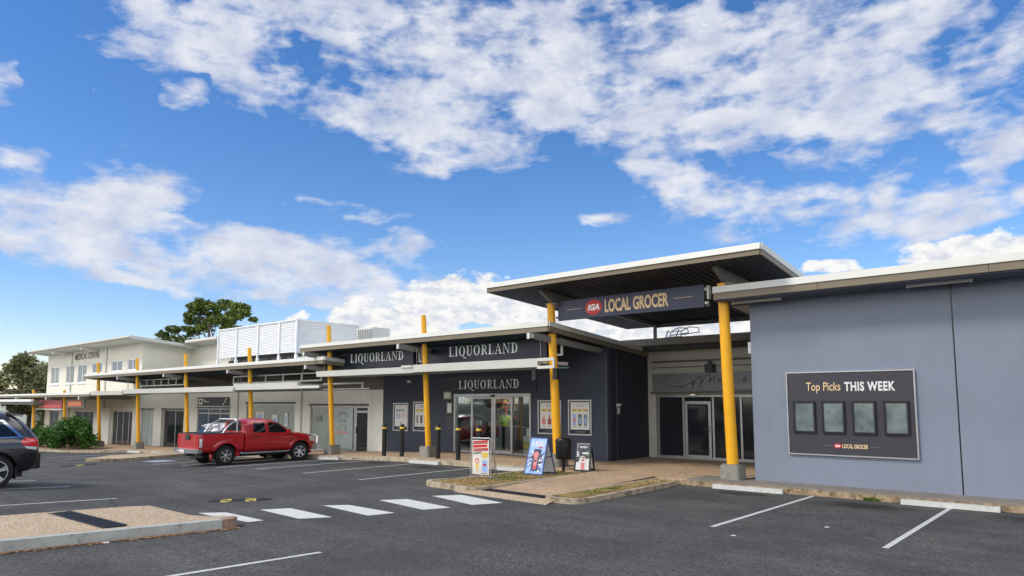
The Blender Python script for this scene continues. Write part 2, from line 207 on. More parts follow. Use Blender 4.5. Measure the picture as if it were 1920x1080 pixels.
M = dict(
 asphalt=asphalt_material(), glass=glass_material(), 
 path=mat('exposed_aggregate', (0.50, 0.335, 0.195), 0.9, var=.18, vscale=1.2, bump=.5, bscale=70, speck=(55, (0.12, 0.085, 0.06), (0.52, 0.43, 0.32), .7), dirt=(1.1, (0.10, 0.08, 0.06), .58, .5)),
 sand=mat('island_aggregate', (0.46, 0.335, 0.205), 0.9, var=.1, vscale=2, bump=.6, bscale=70, speck=(50, (0.20, 0.15, 0.10), (0.66, 0.57, 0.45), .75)),
 kerb=mat('kerb_concrete', (0.42, 0.35, 0.25), 0.9, var=.2, vscale=3, bump=.5, dirt=(5, (0.11, 0.08, 0.05), .48, .75)),
 kerbw=mat('worn_kerb_paint', (0.40, 0.41, 0.38), 0.85, var=.15, vscale=4, bump=.4, dirt=(7, (0.16, 0.13, 0.09), .56, .8)),
 stopw=mat('white_painted_concrete', (0.47, 0.47, 0.44), 0.75, var=.12, vscale=6, bump=.4, dirt=(9, (0.2, 0.18, 0.15), .6, .7)),
 kerbb=mat('dirty_brown_kerb', (0.34, 0.26, 0.16), 0.9, var=.3, vscale=4, bump=.5, dirt=(7, (0.09, 0.055, 0.03), .46, .85)),
 conc=mat('grey_concrete', (0.25, 0.24, 0.21), 0.9, var=.25, vscale=4, bump=.6, dirt=(4, (0.09, 0.085, 0.06), .5, .7)),
 apron=mat('brown_concrete_strip', (0.20, 0.175, 0.15), 0.9, var=.2, vscale=2, bump=.5, speck=(60, (0.1, 0.09, 0.08), (0.32, 0.29, 0.25), .5)),
 line=mat('road_paint', (0.56, 0.56, 0.53), 0.7, var=.1, vscale=8, bump=.4, dirt=(17, (0.13, 0.13, 0.128), .53, .85)),
 zebra=mat('zebra_paint', (0.60, 0.60, 0.555), 0.7, var=.06, vscale=5, bump=.3, dirt=(13, (0.2, 0.2, 0.19), .58, .7)),
 blueline=mat('blue_road_paint', (0.33, 0.37, 0.50), 0.7, dirt=(18, (0.15, 0.15, 0.17), .6, .6)),
 bluewall=mat('blue_grey_render', (0.195, 0.225, 0.288), 0.85, var=.05, vscale=.7, bump=.25, bscale=90, dirt=(.9, (0.15, 0.17, 0.225), .55, .3), streak=.12),
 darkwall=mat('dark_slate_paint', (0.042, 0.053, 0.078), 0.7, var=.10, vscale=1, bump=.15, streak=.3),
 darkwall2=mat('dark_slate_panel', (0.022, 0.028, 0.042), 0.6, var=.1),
 white=mat('white_wall', (0.72, 0.73, 0.69), 0.8, var=.05, vscale=1, bump=.15, dirt=(1.3, (0.60, 0.60, 0.56), .56, .5), streak=.22),
 cream=mat('cream_wall', (0.68, 0.66, 0.57), 0.8, var=.04, vscale=.6, bump=.1, dirt=(.8, (0.56, 0.54, 0.45), .55, .5)),
 trim=mat('white_metal_trim', (0.57, 0.575, 0.53), 0.5, var=.04, vscale=2, dirt=(1.5, (0.48, 0.49, 0.45), .6, .4)),
 bright=mat('bright_white_metal', (0.80, 0.81, 0.80), 0.5, var=.03, vscale=2),
 taupe=mat('taupe_fascia', (0.185, 0.155, 0.108), 0.6, var=.07, vscale=1.5),
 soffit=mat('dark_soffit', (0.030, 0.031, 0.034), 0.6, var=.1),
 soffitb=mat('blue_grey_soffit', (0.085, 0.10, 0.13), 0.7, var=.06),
 roof=mat('pale_roof_sheet', (0.50, 0.52, 0.52), 0.5, var=.05),
 steel=mat('grey_painted_steel', (0.20, 0.195, 0.18), 0.55, var=.1, vscale=5),
 teal=mat('teal_underside', (0.22, 0.38, 0.37), 0.5, var=.1),
 yellow=mat('yellow_paint', (0.82, 0.405, 0.012), 0.42, var=.05, vscale=3, coat=.15, dirt=(7, (0.42, 0.24, 0.05), .62, .7), streak=.3),
 navy=mat('navy_sign', (0.010, 0.015, 0.034), 0.4, var=.06),
 navyb=mat('blue_sign_face', (0.030, 0.038, 0.085), 0.4, var=.05),
 letter=mat('white_lettering', (0.90, 0.91, 0.92), 0.5, var=.02),
 gold=mat('gold_lettering', (0.72, 0.53, 0.30), 0.5, var=.03),
 red=mat('red_sign_paint', (0.55, 0.030, 0.030), 0.45, var=.05),
 orange=mat('orange_sign_paint', (0.68, 0.13, 0.045), 0.5, var=.05),
 black=mat('black_plastic', (0.012, 0.012, 0.014), 0.4, var=.1),
 rubber=mat('rubber', (0.022, 0.022, 0.023), 0.8, var=.15, vscale=8, bump=.4),
 grate=mat('blue_black_grating', (0.020, 0.024, 0.036), 0.7, var=.2, vscale=20, bump=.6),
 alu=mat('aluminium', (0.42, 0.43, 0.44), 0.38, metal=.6, var=.06),
 chrome=mat('chrome', (0.75, 0.76, 0.78), 0.14, metal=1, var=.02),
 charcoal=mat('charcoal_board', (0.038, 0.038, 0.050), 0.5, var=.06),
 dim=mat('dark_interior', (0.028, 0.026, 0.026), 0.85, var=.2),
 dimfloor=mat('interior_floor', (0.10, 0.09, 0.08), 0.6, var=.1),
 blind=mat('pale_green_blind', (0.225, 0.28, 0.255), 0.25, var=.12, vscale=1.4, spec=.6, coat=.4),
 blind2=mat('pale_frosted_glass', (0.33, 0.40, 0.41), 0.2, var=.12, vscale=1.2, spec=.6, coat=.4),
 darkglass=mat('dark_window_glass', (0.018, 0.022, 0.028), 0.06, var=.2, vscale=2, spec=.6),
 blueglass=mat('blue_window_glass', (0.07, 0.10, 0.15), 0.08, var=.25, vscale=1.5, spec=.7),
 greyglass=mat('grey_reflective_glass', (0.13, 0.165, 0.165), 0.08, var=.45, vscale=2.6, spec=.8),
 trimshade=mat('grey_trim_and_wall_shade', (0.12, 0.115, 0.105), 0.7, var=.08),  # grey for fittings; on the row's upper wall it stands in for shade
 redcar=mat('red_car_paint', (0.42, 0.010, 0.016), 0.30, var=.04, vscale=2, spec=.5, coat=.8),
 greycar=mat('graphite_car_paint', (0.042, 0.040, 0.045), 0.28, metal=.35, var=.03, coat=.9),
 blackcar=mat('black_car_trim', (0.012, 0.013, 0.015), 0.35, var=.1, coat=.2),
 whitecar=mat('white_car_paint', (0.78, 0.79, 0.80), 0.3, var=.02, coat=.7),
 tyre=mat('tyre_rubber', (0.014, 0.014, 0.015), 0.85, var=.15, vscale=20, bump=.3),
 rim=mat('alloy_rim', (0.62, 0.63, 0.65), 0.25, metal=.8, var=.03),
 tail=mat('red_lamp_lens', (0.62, 0.012, 0.016), 0.12, var=.03, coat=1),
 lens=mat('clear_lamp_lens', (0.60, 0.60, 0.58), 0.1, var=.05, coat=1),
 amber=mat('amber_lamp_lens', (0.75, 0.25, 0.03), 0.15, coat=1),
 carglass=mat('tinted_car_glass', (0.008, 0.010, 0.012), 0.04, var=.1, spec=.7),
 bark=mat('bark', (0.16, 0.13, 0.10), 0.9, var=.3, vscale=8, bump=.6),
 leafa=mat('dark_tree_leaf', (0.13, 0.175, 0.035), 0.75, var=.35, vscale=.5, spec=.2, island=.9),
 leafb=mat('olive_tree_leaf', (0.20, 0.205, 0.095), 0.8, var=.4, vscale=.35, spec=.2, island=.9),
 leafc=mat('bright_shrub_leaf', (0.050, 0.130, 0.018), 0.6, var=.3, vscale=2, spec=.3, island=.9),
 soil=mat('dry_soil', (0.30, 0.215, 0.12), 0.95, var=.35, vscale=5, bump=.8, bscale=30, dirt=(6, (0.13, 0.10, 0.05), .54, .8)),
 dry=mat('dry_grass', (0.44, 0.33, 0.15), 0.85, var=.3, vscale=4, island=.7),
 green=mat('green_grass', (0.13, 0.20, 0.03), 0.8, var=.3, vscale=4, island=.7),
 paper=mat('white_paper', (0.66, 0.66, 0.65), 0.6, var=.03),
 greyp=mat('grey_print', (0.22, 0.23, 0.24), 0.6, var=.05),
 yprint=mat('yellow_print', (0.70, 0.50, 0.08), 0.6, var=.05),
 brownp=mat('brown_print', (0.30, 0.10, 0.05), 0.5, var=.15),
 greenp=mat('green_print', (0.08, 0.14, 0.09), 0.5, var=.1),
 bluep=mat('blue_print', (0.05, 0.16, 0.50), 0.5, var=.3, vscale=9),
 skyp=mat('sky_blue_print', (0.28, 0.45, 0.75), 0.5, var=.2, vscale=9),
 pinkp=mat('pink_print', (0.60, 0.20, 0.20), 0.5, var=.15, vscale=14),
 hivis=mat('hi_vis_yellow', (0.50, 0.75, 0.05), 0.7, var=.06),
 skin=mat('skin', (0.48, 0.28, 0.20), 0.6, var=.05),
 hair=mat('reddish_hair', (0.45, 0.07, 0.05), 0.6, var=.2),
 cloth=mat('dark_trousers', (0.03, 0.03, 0.035), 0.8, var=.1),
 box=mat('carton', (0.42, 0.44, 0.36), 0.8, var=.1),
 bottle=mat('dark_bottles', (0.10, 0.05, 0.03), 0.25, var=.3, vscale=14, island=1.4),
)

# ------------------------------------------------------------------ helpers
KX = [-160, -100, -68, -52, -46, -32, -26, -24, -22, -20, -17, 50]
KZ = [-2.6, -1.75, -1.30, -.99, -.85, -.43, -.22, -.14, -.06, -.01, 0, 0]
def ter(x, y):
    """height of the car park: it falls away to the left and rises a little towards the viewer"""
    z = float(np.interp(x, KX, KZ))
    t = float(np.interp(x, [-60, -45, -22, -18, -11, -3], [0, 1, 1.6, 1.1, 1, 0]))
    y0 = float(np.interp(x, [-22, -15], [8, 6.5]))
    return z + .032 * min(max(y0 - y, 0), 9) * t

SPLIT = {'rafter', 'rafter_end_plate', 'awning_bracket', 'pilaster', 'inner_wall', 'wall', 'fascia_joint', 'roof_bracket', 'down_light', 'hanging_speaker', 'stripe', 'cornice', 'bracket', 'corner_trim', 'roof', 'soffit', 'arm', 'lintel', 'fascia', 'mud_flap', 'clerestory_frame', 'chassis', 'roof_capping', 'bed_rail', 'brace', 'cover'}
class MB:
    """collects shapes, then links them as one mesh object"""
    def __init__(s): s.v = []; s.f = []; s.m = []; s.p = []
    def add(s, vs, fs, mi=0):
        o = len(s.v); s.p.append((o, len(s.f), len(vs), len(fs))); s.v += [tuple(v) for v in vs]; s.f += [tuple(i + o for i in f) for f in fs]; s.m += [mi] * len(fs); return s
    def hexa(s, p, mi=0):
        return s.add(p, [(3, 2, 1, 0), (4, 5, 6, 7), (0, 1, 5, 4), (1, 2, 6, 5), (2, 3, 7, 6), (3, 0, 4, 7)], mi)
    def box(s, x0, x1, y0, y1, z0, z1, mi=0):
        return s.hexa([(x0, y0, z0), (x1, y0, z0), (x1, y1, z0), (x0, y1, z0), (x0, y0, z1), (x1, y0, z1), (x1, y1, z1), (x0, y1, z1)], mi)
    def slope(s, x0, x1, y0, y1, zb0, zt0, zb1, zt1, mi=0, xs=0.0):
        """box whose bottom and top change height between y0 and y1; xs narrows the far right edge"""
        return s.hexa([(x0, y0, zb0), (x1, y0, zb0), (x1 - xs, y1, zb1), (x0, y1, zb1), (x0, y0, zt0), (x1, y0, zt0), (x1 - xs, y1, zt1), (x0, y1, zt1)], mi)
    def tube(s, p0, p1, r0, r1=None, n=10, mi=0):
        r1 = r0 if r1 is None else r1
        p0, p1 = Vector(p0), Vector(p1); d = (p1 - p0).normalized()
        a = d.orthogonal().normalized(); b = d.cross(a)
        vs = [p0 + (a * math.cos(6.2832 * i / n) + b * math.sin(6.2832 * i / n)) * r0 for i in range(n)]
        vs += [p1 + (a * math.cos(6.2832 * i / n) + b * math.sin(6.2832 * i / n)) * r1 for i in range(n)]
        fs = [(i, (i + 1) % n, n + (i + 1) % n, n + i) for i in range(n)] + [tuple(range(n - 1, -1, -1)), tuple(range(n, 2 * n))]
        return s.add(vs, fs, mi)
    def path(s, pts, r, n=8, mi=0):
        for a, b in zip(pts, pts[1:]): s.tube(a, b, r, r, n, mi)
        return s
    def lathe(s, prof, c=(0, 0, 0), axis='z', n=24, mi=0):
        vs = []
        for r, h in prof:
            for i in range(n):
                a = 6.2832 * i / n; u, v = r * math.cos(a), r * math.sin(a)
                p = (u, v, h) if axis == 'z' else (h, u, v)
                vs.append((p[0] + c[0], p[1] + c[1], p[2] + c[2]))
        fs = [(k * n + i, k * n + (i + 1) % n, (k + 1) * n + (i + 1) % n, (k + 1) * n + i) for k in range(len(prof) - 1) for i in range(n)]
        return s.add(vs, fs, mi)
    def prism(s, poly, h0, h1, mi=0):
        n = len(poly); vs = [(x, y, h0) for x, y in poly] + [(x, y, h1) for x, y in poly]
        return s.add(vs, [tuple(range(n - 1, -1, -1)), tuple(range(n, 2 * n))] + [(i, (i + 1) % n, n + (i + 1) % n, n + i) for i in range(n)], mi)
    def wall_prism(s, poly, y0, y1, mi=0):
        """outline in x and z, from y0 to y1"""
        n = len(poly); vs = [(x, y0, z) for x, z in poly] + [(x, y1, z) for x, z in poly]
        return s.add(vs, [tuple(range(n)), tuple(range(2 * n - 1, n - 1, -1))] + [(i, n + i, n + (i + 1) % n, (i + 1) % n) for i in range(n)], mi)
    def shift(s, dx=0, dy=0, dz=0, rz=0.0):
        c, q = math.cos(rz), math.sin(rz)
        s.v = [(x * c - y * q + dx, x * q + y * c + dy, z + dz) for x, y, z in s.v]; return s
    def build(s, name, mats, parent=None, world=True, smooth=None):
        if parent is not None and name in SPLIT and len(s.p) > 1 and sum(q[2] for q in s.p) == len(s.v):
            box = [(np.array(s.v[o:o + n]).min(0) - .018, np.array(s.v[o:o + n]).max(0) + .018) for o, _, n, _ in s.p]; lab = list(range(len(box)))
            for i in range(len(box)):
                for j in range(i):
                    if lab[i] != lab[j] and (box[i][0] <= box[j][1]).all() and (box[j][0] <= box[i][1]).all():
                        a_, b_ = lab[i], lab[j]; lab = [b_ if q == a_ else q for q in lab]
            if len(set(lab)) > 1:
                out = []
                for g_ in dict.fromkeys(lab):
                    m_ = MB()
                    for (o, fo, n, fn), q in zip(s.p, lab):
                        if q == g_: m_.add(s.v[o:o + n], [tuple(i - o for i in f) for f in s.f[fo:fo + fn]]); m_.m[-fn:] = s.m[fo:fo + fn]
                    out.append(m_.build(name, mats, parent, world, smooth))
                return out[0]
        me = bpy.data.meshes.new(name)
        vs = np.array(s.v, dtype=float).reshape(-1, 3)
        loc = Vector((0, 0, 0))
        if parent is None:
            mn, mx = vs.min(0), vs.max(0); loc = Vector(((mn[0] + mx[0]) / 2, (mn[1] + mx[1]) / 2, mn[2])); vs = vs - np.array(loc)
        elif world:
            r = parent
            while r.parent: r = r.parent
            vs = vs - np.array(r.location)
        me.from_pydata(vs.tolist(), [], s.f)
        for m in (mats if isinstance(mats, (list, tuple)) else [mats]): me.materials.append(M[m] if isinstance(m, str) else m)
        me.polygons.foreach_set('material_index', s.m)
        if smooth is not None:
            me.shade_smooth(); me.set_sharp_from_angle(angle=R(smooth))
        me.update()
        o = bpy.data.objects.new(name, me); COL.objects.link(o); o.location = loc
        if parent: o.parent = parent
        return o

def tag(o, label=None, cat=None, group=None, kind=None):
    if label: o['label'] = label
    if cat: o['category'] = cat
    if group: o['group'] = group
    if kind: o['kind'] = kind
    return o
def thing(name, label, cat, loc=(0, 0, 0), rz=0.0, group=None):
    o = bpy.data.objects.new(name, None); COL.objects.link(o); o.empty_display_size = .2
    o.location = loc; o.rotation_euler = (0, 0, rz); return tag(o, label, cat, group)
def copy_tree(o, parent=None):
    c = o.copy(); COL.objects.link(c)
    if parent: c.parent = parent
    for ch in list(o.children): copy_tree(ch, c)
    return c

def text_mesh(s, h, width, y, cx, cz, bold=0.0, extr=0.01, shear=0.0, spacing=1.0):
    """letters standing upright and facing -Y: cap height h, total width, centred on cx, cz"""
    cu = bpy.data.curves.new('lettering', 'FONT'); cu.body = s; cu.size = 1; cu.offset = bold; cu.extrude = 0
    cu.space_character = spacing; cu.shear = shear; cu.resolution_u = 4
    ob = bpy.data.objects.new('lettering', cu); COL.objects.link(ob)
    dg = bpy.context.evaluated_depsgraph_get(); me = bpy.data.meshes.new_from_object(ob.evaluated_get(dg))
    vs = [v.co.copy() for v in me.vertices]; fs = [tuple(p.vertices) for p in me.polygons]
    bpy.data.objects.remove(ob); bpy.data.curves.remove(cu); bpy.data.meshes.remove(me)
    x0, x1 = min(v.x for v in vs), max(v.x for v in vs); z0, z1 = min(v.y for v in vs), max(v.y for v in vs)
    cap = h / (z1 - z0) if h else None
    sx = width / (x1 - x0)
    return MB().add([(cx + (v.x - (x0 + x1) / 2) * sx, y, cz + (v.y - (z0 + z1) / 2) * cap) for v in vs], fs)

# serif capitals with thick uprights and thin hairlines, drawn on a 1 high grid
def _ring(cx, w, t, h0=-.02, h1=1.02, half=False, hair=.05):
    out = []; n = 22; a0, a1 = (0, 360) if not half else (-90, 90)
    for i in range(n):
        q = []
        for k in (i, i + 1):
            a = R(a0 + (a1 - a0) * k / n)
            q.append(((cx + math.cos(a) * w, (h0 + h1) / 2 + math.sin(a) * (h1 - h0) / 2), (cx + math.cos(a) * (w - t), (h0 + h1) / 2 + math.sin(a) * ((h1 - h0) / 2 - hair))))
        out.append([q[0][0], q[1][0], q[1][1], q[0][1]])
    return out
def _b(x0, z0, x1, z1): return [(x0, z0), (x1, z0), (x1, z1), (x0, z1)]
T_, S_ = .19, .07
GL = {
 'L': (.72, [_b(.12, 0, .12 + T_, 1), _b(.02, 0, .37, S_), _b(.02, 1 - S_, .37, 1), _b(.3, 0, .68, S_), [(.63, S_), (.68, S_), (.70, .28), (.66, .28)]]),
 'I': (.42, [_b(.13, 0, .13 + T_, 1), _b(.02, 0, .40, S_), _b(.02, 1 - S_, .40, 1)]),
 'Q': (.92, _ring(.45, .43, T_) + [[(.42, .02), (.55, .05), (.78, -.24), (.95, -.22)], [(.62, -.14), (.78, -.24), (1.02, -.25), (1.04, -.17)]]),
 'U': (.84, [_b(.10, .3, .10 + T_, 1), _b(.66, .3, .66 + .06, 1), _b(0, 1 - S_, .35, 1), _b(.55, 1 - S_, .84, 1)] + [[(.41 - math.cos(R(a)) * .31, .32 - math.sin(R(a)) * .34), (.41 - math.cos(R(a + 18)) * .31, .32 - math.sin(R(a + 18)) * .34), (.44 - math.cos(R(a + 18)) * .22, .33 - math.sin(R(a + 18)) * .27), (.44 - math.cos(R(a)) * .22, .33 - math.sin(R(a)) * .27)] for a in range(0, 180, 18)]),
 'O': (.90, _ring(.45, .43, T_)),
 'R': (.80, [_b(.12, 0, .12 + T_, 1), _b(.02, 0, .37, S_), _b(.02, 1 - S_, .3, 1), _b(.2, 1 - S_, .42, 1), _b(.2, .46, .42, .46 + S_), [(.36, .48), (.50, .48), (.84, 0), (.66, 0)]] + _ring(.40, .30, .14, .46, 1.0, True, S_)),
 'A': (.86, [[(.40, 1), (.47, 1), (.84, 0), (.67, 0)], [(.40, 1), (.44, .93), (.14, 0), (.08, 0)], _b(.22, .30, .66, .345), _b(0, 0, .27, S_), _b(.57, 0, .92, S_)]),
 'N': (.92, [_b(.13, 0, .18, 1), _b(.76, 0, .81, 1), [(.05, 1), (.24, 1), (.81, 0), (.74, 0)], _b(.02, 0, .30, S_), _b(.62, 1 - S_, .94, 1)]),
 'D': (.86, [_b(.12, 0, .12 + T_, 1), _b(.02, 0, .40, S_), _b(.02, 1 - S_, .40, 1)] + _ring(.36, .46, T_, 0, 1, True, S_)),
}
def serif_text(s, h, width, y, x0, z0):
    tot = sum(GL[c][0] for c in s) + .16 * (len(s) - 1); sx = width / tot; cur = 0; mb = MB(); k = 0
    for ch in s:
        wd, parts = GL[ch]
        for p in parts:
            k += 1; yy = y - .0004 * (k % 12)
            pts = [(x0 + (cur + q[0]) * sx, z0 + q[1] * h) for q in p]
            area = sum(pts[i][0] * pts[(i + 1) % 4][1] - pts[(i + 1) % 4][0] * pts[i][1] for i in range(4))
            if area < 0: pts = pts[::-1]
            mb.add([(a, yy, b) for a, b in pts], [(0, 1, 2, 3)])
        cur += wd + .16
    return mb

# ------------------------------------------------------------------ ground
def ground():
    xs = [-2600, -900, -400, -230, -160] + list(np.arange(-150, -60, 6)) + list(np.arange(-60, 12, 1.0)) + [20, 40, 100, 400, 2600]
    ys = [-2600, -400, -100, -40, -20] + list(np.arange(-10, 32, 1.0)) + [40, 70, 120, 300, 900, 2600]
    vs = [(x, y, ter(x, y)) for y in ys for x in xs]; nx = len(xs)
    fs = [(j * nx + i, j * nx + i + 1, (j + 1) * nx + i + 1, (j + 1) * nx + i) for j in range(len(ys) - 1) for i in range(nx - 1)]
    o = MB().add(vs, fs).build('car_park', 'asphalt', smooth=60); o.location.z = min(v[2] for v in vs); tag(o, kind='structure')
ground()
def strip(name, mat_, xs, y0, y1, off, side=None, kind='structure'):
    """paving laid along X: y0, y1 are numbers; off is the height above the car park; side closes the front edge"""
    mb = MB(); n = len(xs)
    vs = [(x, y0, ter(x, 10) + off) for x in xs] + [(x, y1, ter(x, 10) + off) for x in xs] + [(x, y0, ter(x, 10) - .1) for x in xs] + [(x, y1, ter(x, 10) - .1) for x in xs]
    fs = [(i, i + 1, n + i + 1, n + i) for i in range(n - 1)] + [(2 * n + i, 2 * n + i + 1, i + 1, i) for i in range(n - 1)] + [(n + i, n + i + 1, 3 * n + i + 1, 3 * n + i) for i in range(n - 1)]
    fs += [(0, n, 3 * n, 2 * n), (n - 1, 2 * n - 1 + 2 * n, 4 * n - 1, 2 * n - 1)][:1]
    o = mb.add(vs, fs).build(name, mat_); tag(o, kind=kind); return o
xs = list(np.arange(-84, -26, 2.0)) + list(np.arange(-26, -13.5, .5))
strip('footpath', 'path', xs + [-13.6], 17.15, 21.2, .15)
strip('footpath', 'path', [-13.6, -11, -7.6], 17.15, 24.0, .15)
strip('footpath', 'apron', [-8.8, -7.6, -3, 6], 17.12, 18.3, .158)
strip('kerb', 'kerb', xs + [-13.8], 17.0, 17.15, .155)
strip('kerb', 'kerbb', [-8.9, -6, -3, 0, 6], 17.02, 17.15, .125)

def kerb_line(pts, w=.14, h=.155, m='kerb', base=None):
    """kerb swept along points (x, y); stays inside to the left of the direction of travel"""
    P = [Vector((p[0], p[1], 0)) for p in pts]; mb = MB(); L = []; Rr = []
    for i, p in enumerate(P):
        d = ((P[min(i + 1, len(P) - 1)] - P[max(i - 1, 0)])).normalized(); nrm = Vector((-d.y, d.x, 0))
        L.append(p + nrm * w); Rr.append(p)
    for i in range(len(P) - 1):
        g = lambda q: ter(q.x, q.y)
        a, b, c_, d_ = Rr[i], Rr[i + 1], L[i + 1], L[i]
        mb.hexa([(q.x, q.y, g(q) - .1) for q in (a, b, c_, d_)] + [(q.x, q.y, g(q) + h) for q in (a, b, c_, d_)])
    o = mb.build('kerb', m); return tag(o, kind='structure')
def arc(cx, cy, r, a0, a1, n=6): return [(cx + r * math.cos(R(a0 + (a1 - a0) * i / n)), cy + r * math.sin(R(a0 + (a1 - a0) * i / n))) for i in range(n + 1)]
def flat(name, poly, off, m, kind='structure', sub=1):
    mb = MB(); n = len(poly)
    mb.add([(x, y, ter(x, y) + off) for x, y in poly] + [(x, y, ter(x, y) - .1) for x, y in poly], [tuple(range(n))] + [(i, n + i, n + (i + 1) % n, (i + 1) % n) for i in range(n)])
    return tag(mb.build(name, m), kind=kind)

# garden beds either side of the entrance walkway
bedA = [(-13.75, 17.0), (-13.75, 13.6)] + arc(-13.45, 13.0, .62, 200, 262, 5) + [(-12.9, 12.33), (-12.3, 12.22)] + arc(-12.15, 12.55, .34, 280, 360, 5) + [(-11.8, 14.5), (-11.8, 17.1)]
bedB = [(-9.75, 17.1), (-9.75, 12.75)] + arc(-9.45, 12.5, .33, 190, 260, 5) + arc(-9.15, 12.6, .4, 275, 350, 5) + [(-8.78, 13.6), (-8.85, 16.2), (-8.95, 17.0)]
kerb_line(bedA, h=.125); kerb_line(bedB, h=.115)
flat('garden_bed', [(x * .985 - .19, y + .04) for x, y in bedA[:-1]] + [(-11.9, 17.05)], .09, 'soil')
flat('garden_bed', [(-9.66, 17.1), (-9.66, 12.8), (-9.4, 12.38), (-9.1, 12.36), (-8.88, 12.9), (-8.88, 13.6), (-8.95, 16.2), (-9.0, 17.0)], .09, 'soil')
# walkway between the beds, rising from the crossing to the footpath
wm = MB(); ny = 8
wy = np.linspace(12.62, 17.2, ny)
vs = [(x, y, float(np.interp(y, [12.6, 14.2, 17.2], [.045, .11, .152]))) for y in wy for x in (-11.82, -9.74)]
wm.add(vs, [(2 * i, 2 * i + 1, 2 * i + 3, 2 * i + 2) for i in range(ny - 1)])
tag(wm.build('walkway', 'path'), kind='structure')
wm = MB(); wm.add([(-12.35, 12.05, .006), (-9.3, 11.78, .006), (-9.45, 12.30, .05), (-12.15, 12.42, .05)], [(0, 1, 2, 3)])
wm.add([(-12.15, 12.42, .05), (-9.45, 12.30, .05), (-9.74, 12.64, .05), (-11.82, 12.66, .05)], [(0, 1, 2, 3)])
tag(wm.build('walkway', 'sand'), kind='structure')
def grating(name, cx, cy, lx, ly, z0, z1, rz, label):
    mb = MB(); mb.box(-lx / 2, lx / 2, -ly / 2, ly / 2, -.02, 0.0)
    n = int(lx / .06)
    for i in range(n): mb.box(-lx / 2 + .02 + i * lx / n, -lx / 2 + .045 + i * lx / n, -ly / 2 + .03, ly / 2 - .03, 0, .008)
    for s_ in (-1, 1): mb.box(-lx / 2, lx / 2, s_ * ly / 2 - .015, s_ * ly / 2 + .015, 0, .01)
    mb.shift(cx, cy, 0, rz); mb.v = [(x, y, z + z0 + (z1 - z0) * ((x - cx) / lx + .5)) for x, y, z in mb.v]
    tag(mb.build(name, 'grate'), label, 'drain cover')
grating('drain_cover', -10.78, 12.50, 2.0, .26, .062, .062, R(-4), 'black drain grating across the walkway ramp between the two garden beds')

# near traffic island with its exposed aggregate and worn kerb
def island():
    X0, X1, Y0, Y1 = -14.75, -11.78, -6, 6.2
    xs = [X0, X0 + .1, X0 + .2, X0 + .32] + list(np.linspace(X0 + .6, X1, 7)); ys = list(np.linspace(Y0, 5.2, 10)) + [5.5, 5.8, 6.0, 6.2]
    vs = []
    for y in ys:
        for x in xs:
            xx = x if y < 5.6 else x + (y - 5.6) * .9 * (1 if x < -13.5 else 0) * ((-13.5 - x) / 1.25)
            e = min((x - X0) / .30, (Y1 - y) / .4 if x < -12.2 else 9, 1)
            vs.append((xx, y, ter(xx, y) + .012 + .135 * max(e, 0)))
    n = len(xs); fs = [(j * n + i, j * n + i + 1, (j + 1) * n + i + 1, (j + 1) * n + i) for j in range(len(ys) - 1) for i in range(n - 1)]
    tag(MB().add(vs, fs).build('traffic_island', 'sand', smooth=50), kind='structure')
    kerb_line([(-11.62, y) for y in np.linspace(-6, 5.9, 12)], .17, .158, 'kerbw')
    kerb_line([(-11.62, 5.903), (-11.66, 6.1), (-11.78, 6.25), (-11.95, 6.30)], .17, .156, mat('brown_kerb_end', (0.30, 0.20, 0.15), .9, var=.25, bump=.5, dirt=(9, (.12, .08, .06), .5, .7)))
    # leaf litter caught in the gutter
    mb = MB()
    for i in range(1500):
        y = random.uniform(-3, 6.2); x = -11.60 + abs(random.gauss(0, .06)); z = ter(x, y) + .006; s = random.uniform(.01, .03); a = random.random() * 6.28
        mb.add([(x + s * math.cos(a + k * 1.57), y + s * 1.4 * math.sin(a + k * 1.57), z + random.uniform(0, .012)) for k in range(4)], [(0, 1, 2, 3)])
    tag(mb.build('leaf_litter', mat('leaf_litter', (0.36, 0.19, 0.085), .9, var=.3, island=.8)), kind='stuff')
island()
grating('drain_cover', -13.13, 4.30, 2.35, .33, .222, .232, R(2), 'long black grating laid across the near sandy traffic island')

# the pram ramp and the shrub bed further along
flat('walkway', [(-36.2, 11.7), (-34.4, 12.6), (-36.2, 16.3), (-36.2, 17.1), (-39.6, 17.1), (-39.2, 13.8)], .12, 'sand')
kerb_line([(-39.6, 17.1), (-39.2, 13.8), (-36.2, 11.7), (-34.4, 12.6), (-36.1, 16.3)], .14, .13)
kerb_line([(-62, 17.0), (-61.5, 15.0), (-57, 14.4), (-50, 14.9), (-46.8, 15.9), (-45.5, 17.0)], .15, .15)
flat('garden_bed', [(-61.9, 17.1), (-61.4, 15.1), (-57, 14.5), (-50, 15.0), (-46.9, 16.0), (-45.6, 17.1)], .12, 'path')

# painted markings
def paint(name, pts, m='line', off=.004):
    pts = [p if len(p) == 2 else p[:2] for p in pts]; n = len(pts)
    return tag(MB().add([(x, y, ter(x, y) + off) for x, y in pts], [tuple(range(n))]).build(name, m), kind='structure')
def bay_line(x0, y0, x1, y1, w=.09, m='line'):
    mb = MB(); k = 6; vs = []
    for i in range(k + 1):
        t = i / k; x = x0 + (x1 - x0) * t; y = y0 + (y1 - y0) * t
        vs += [(x - w / 2, y, ter(x, y) + .004), (x + w / 2, y, ter(x, y) + .004)]
    mb.add(vs, [(2 * i, 2 * i + 1, 2 * i + 3, 2 * i + 2) for i in range(k)])
    tag(mb.build('bay_line', m), kind='structure')
for x in (-5.53, -2.80, -.07): bay_line(x, 11.66, x, 16.95)
for x in (-16.27, -19.1, -21.95, -24.65, -27.4, -30.1, -40.6, -43.3): bay_line(x, 12.2, x - .05, 16.95)
for x in (-8.82, -6.1): bay_line(x, 1.0, x, 5.97)
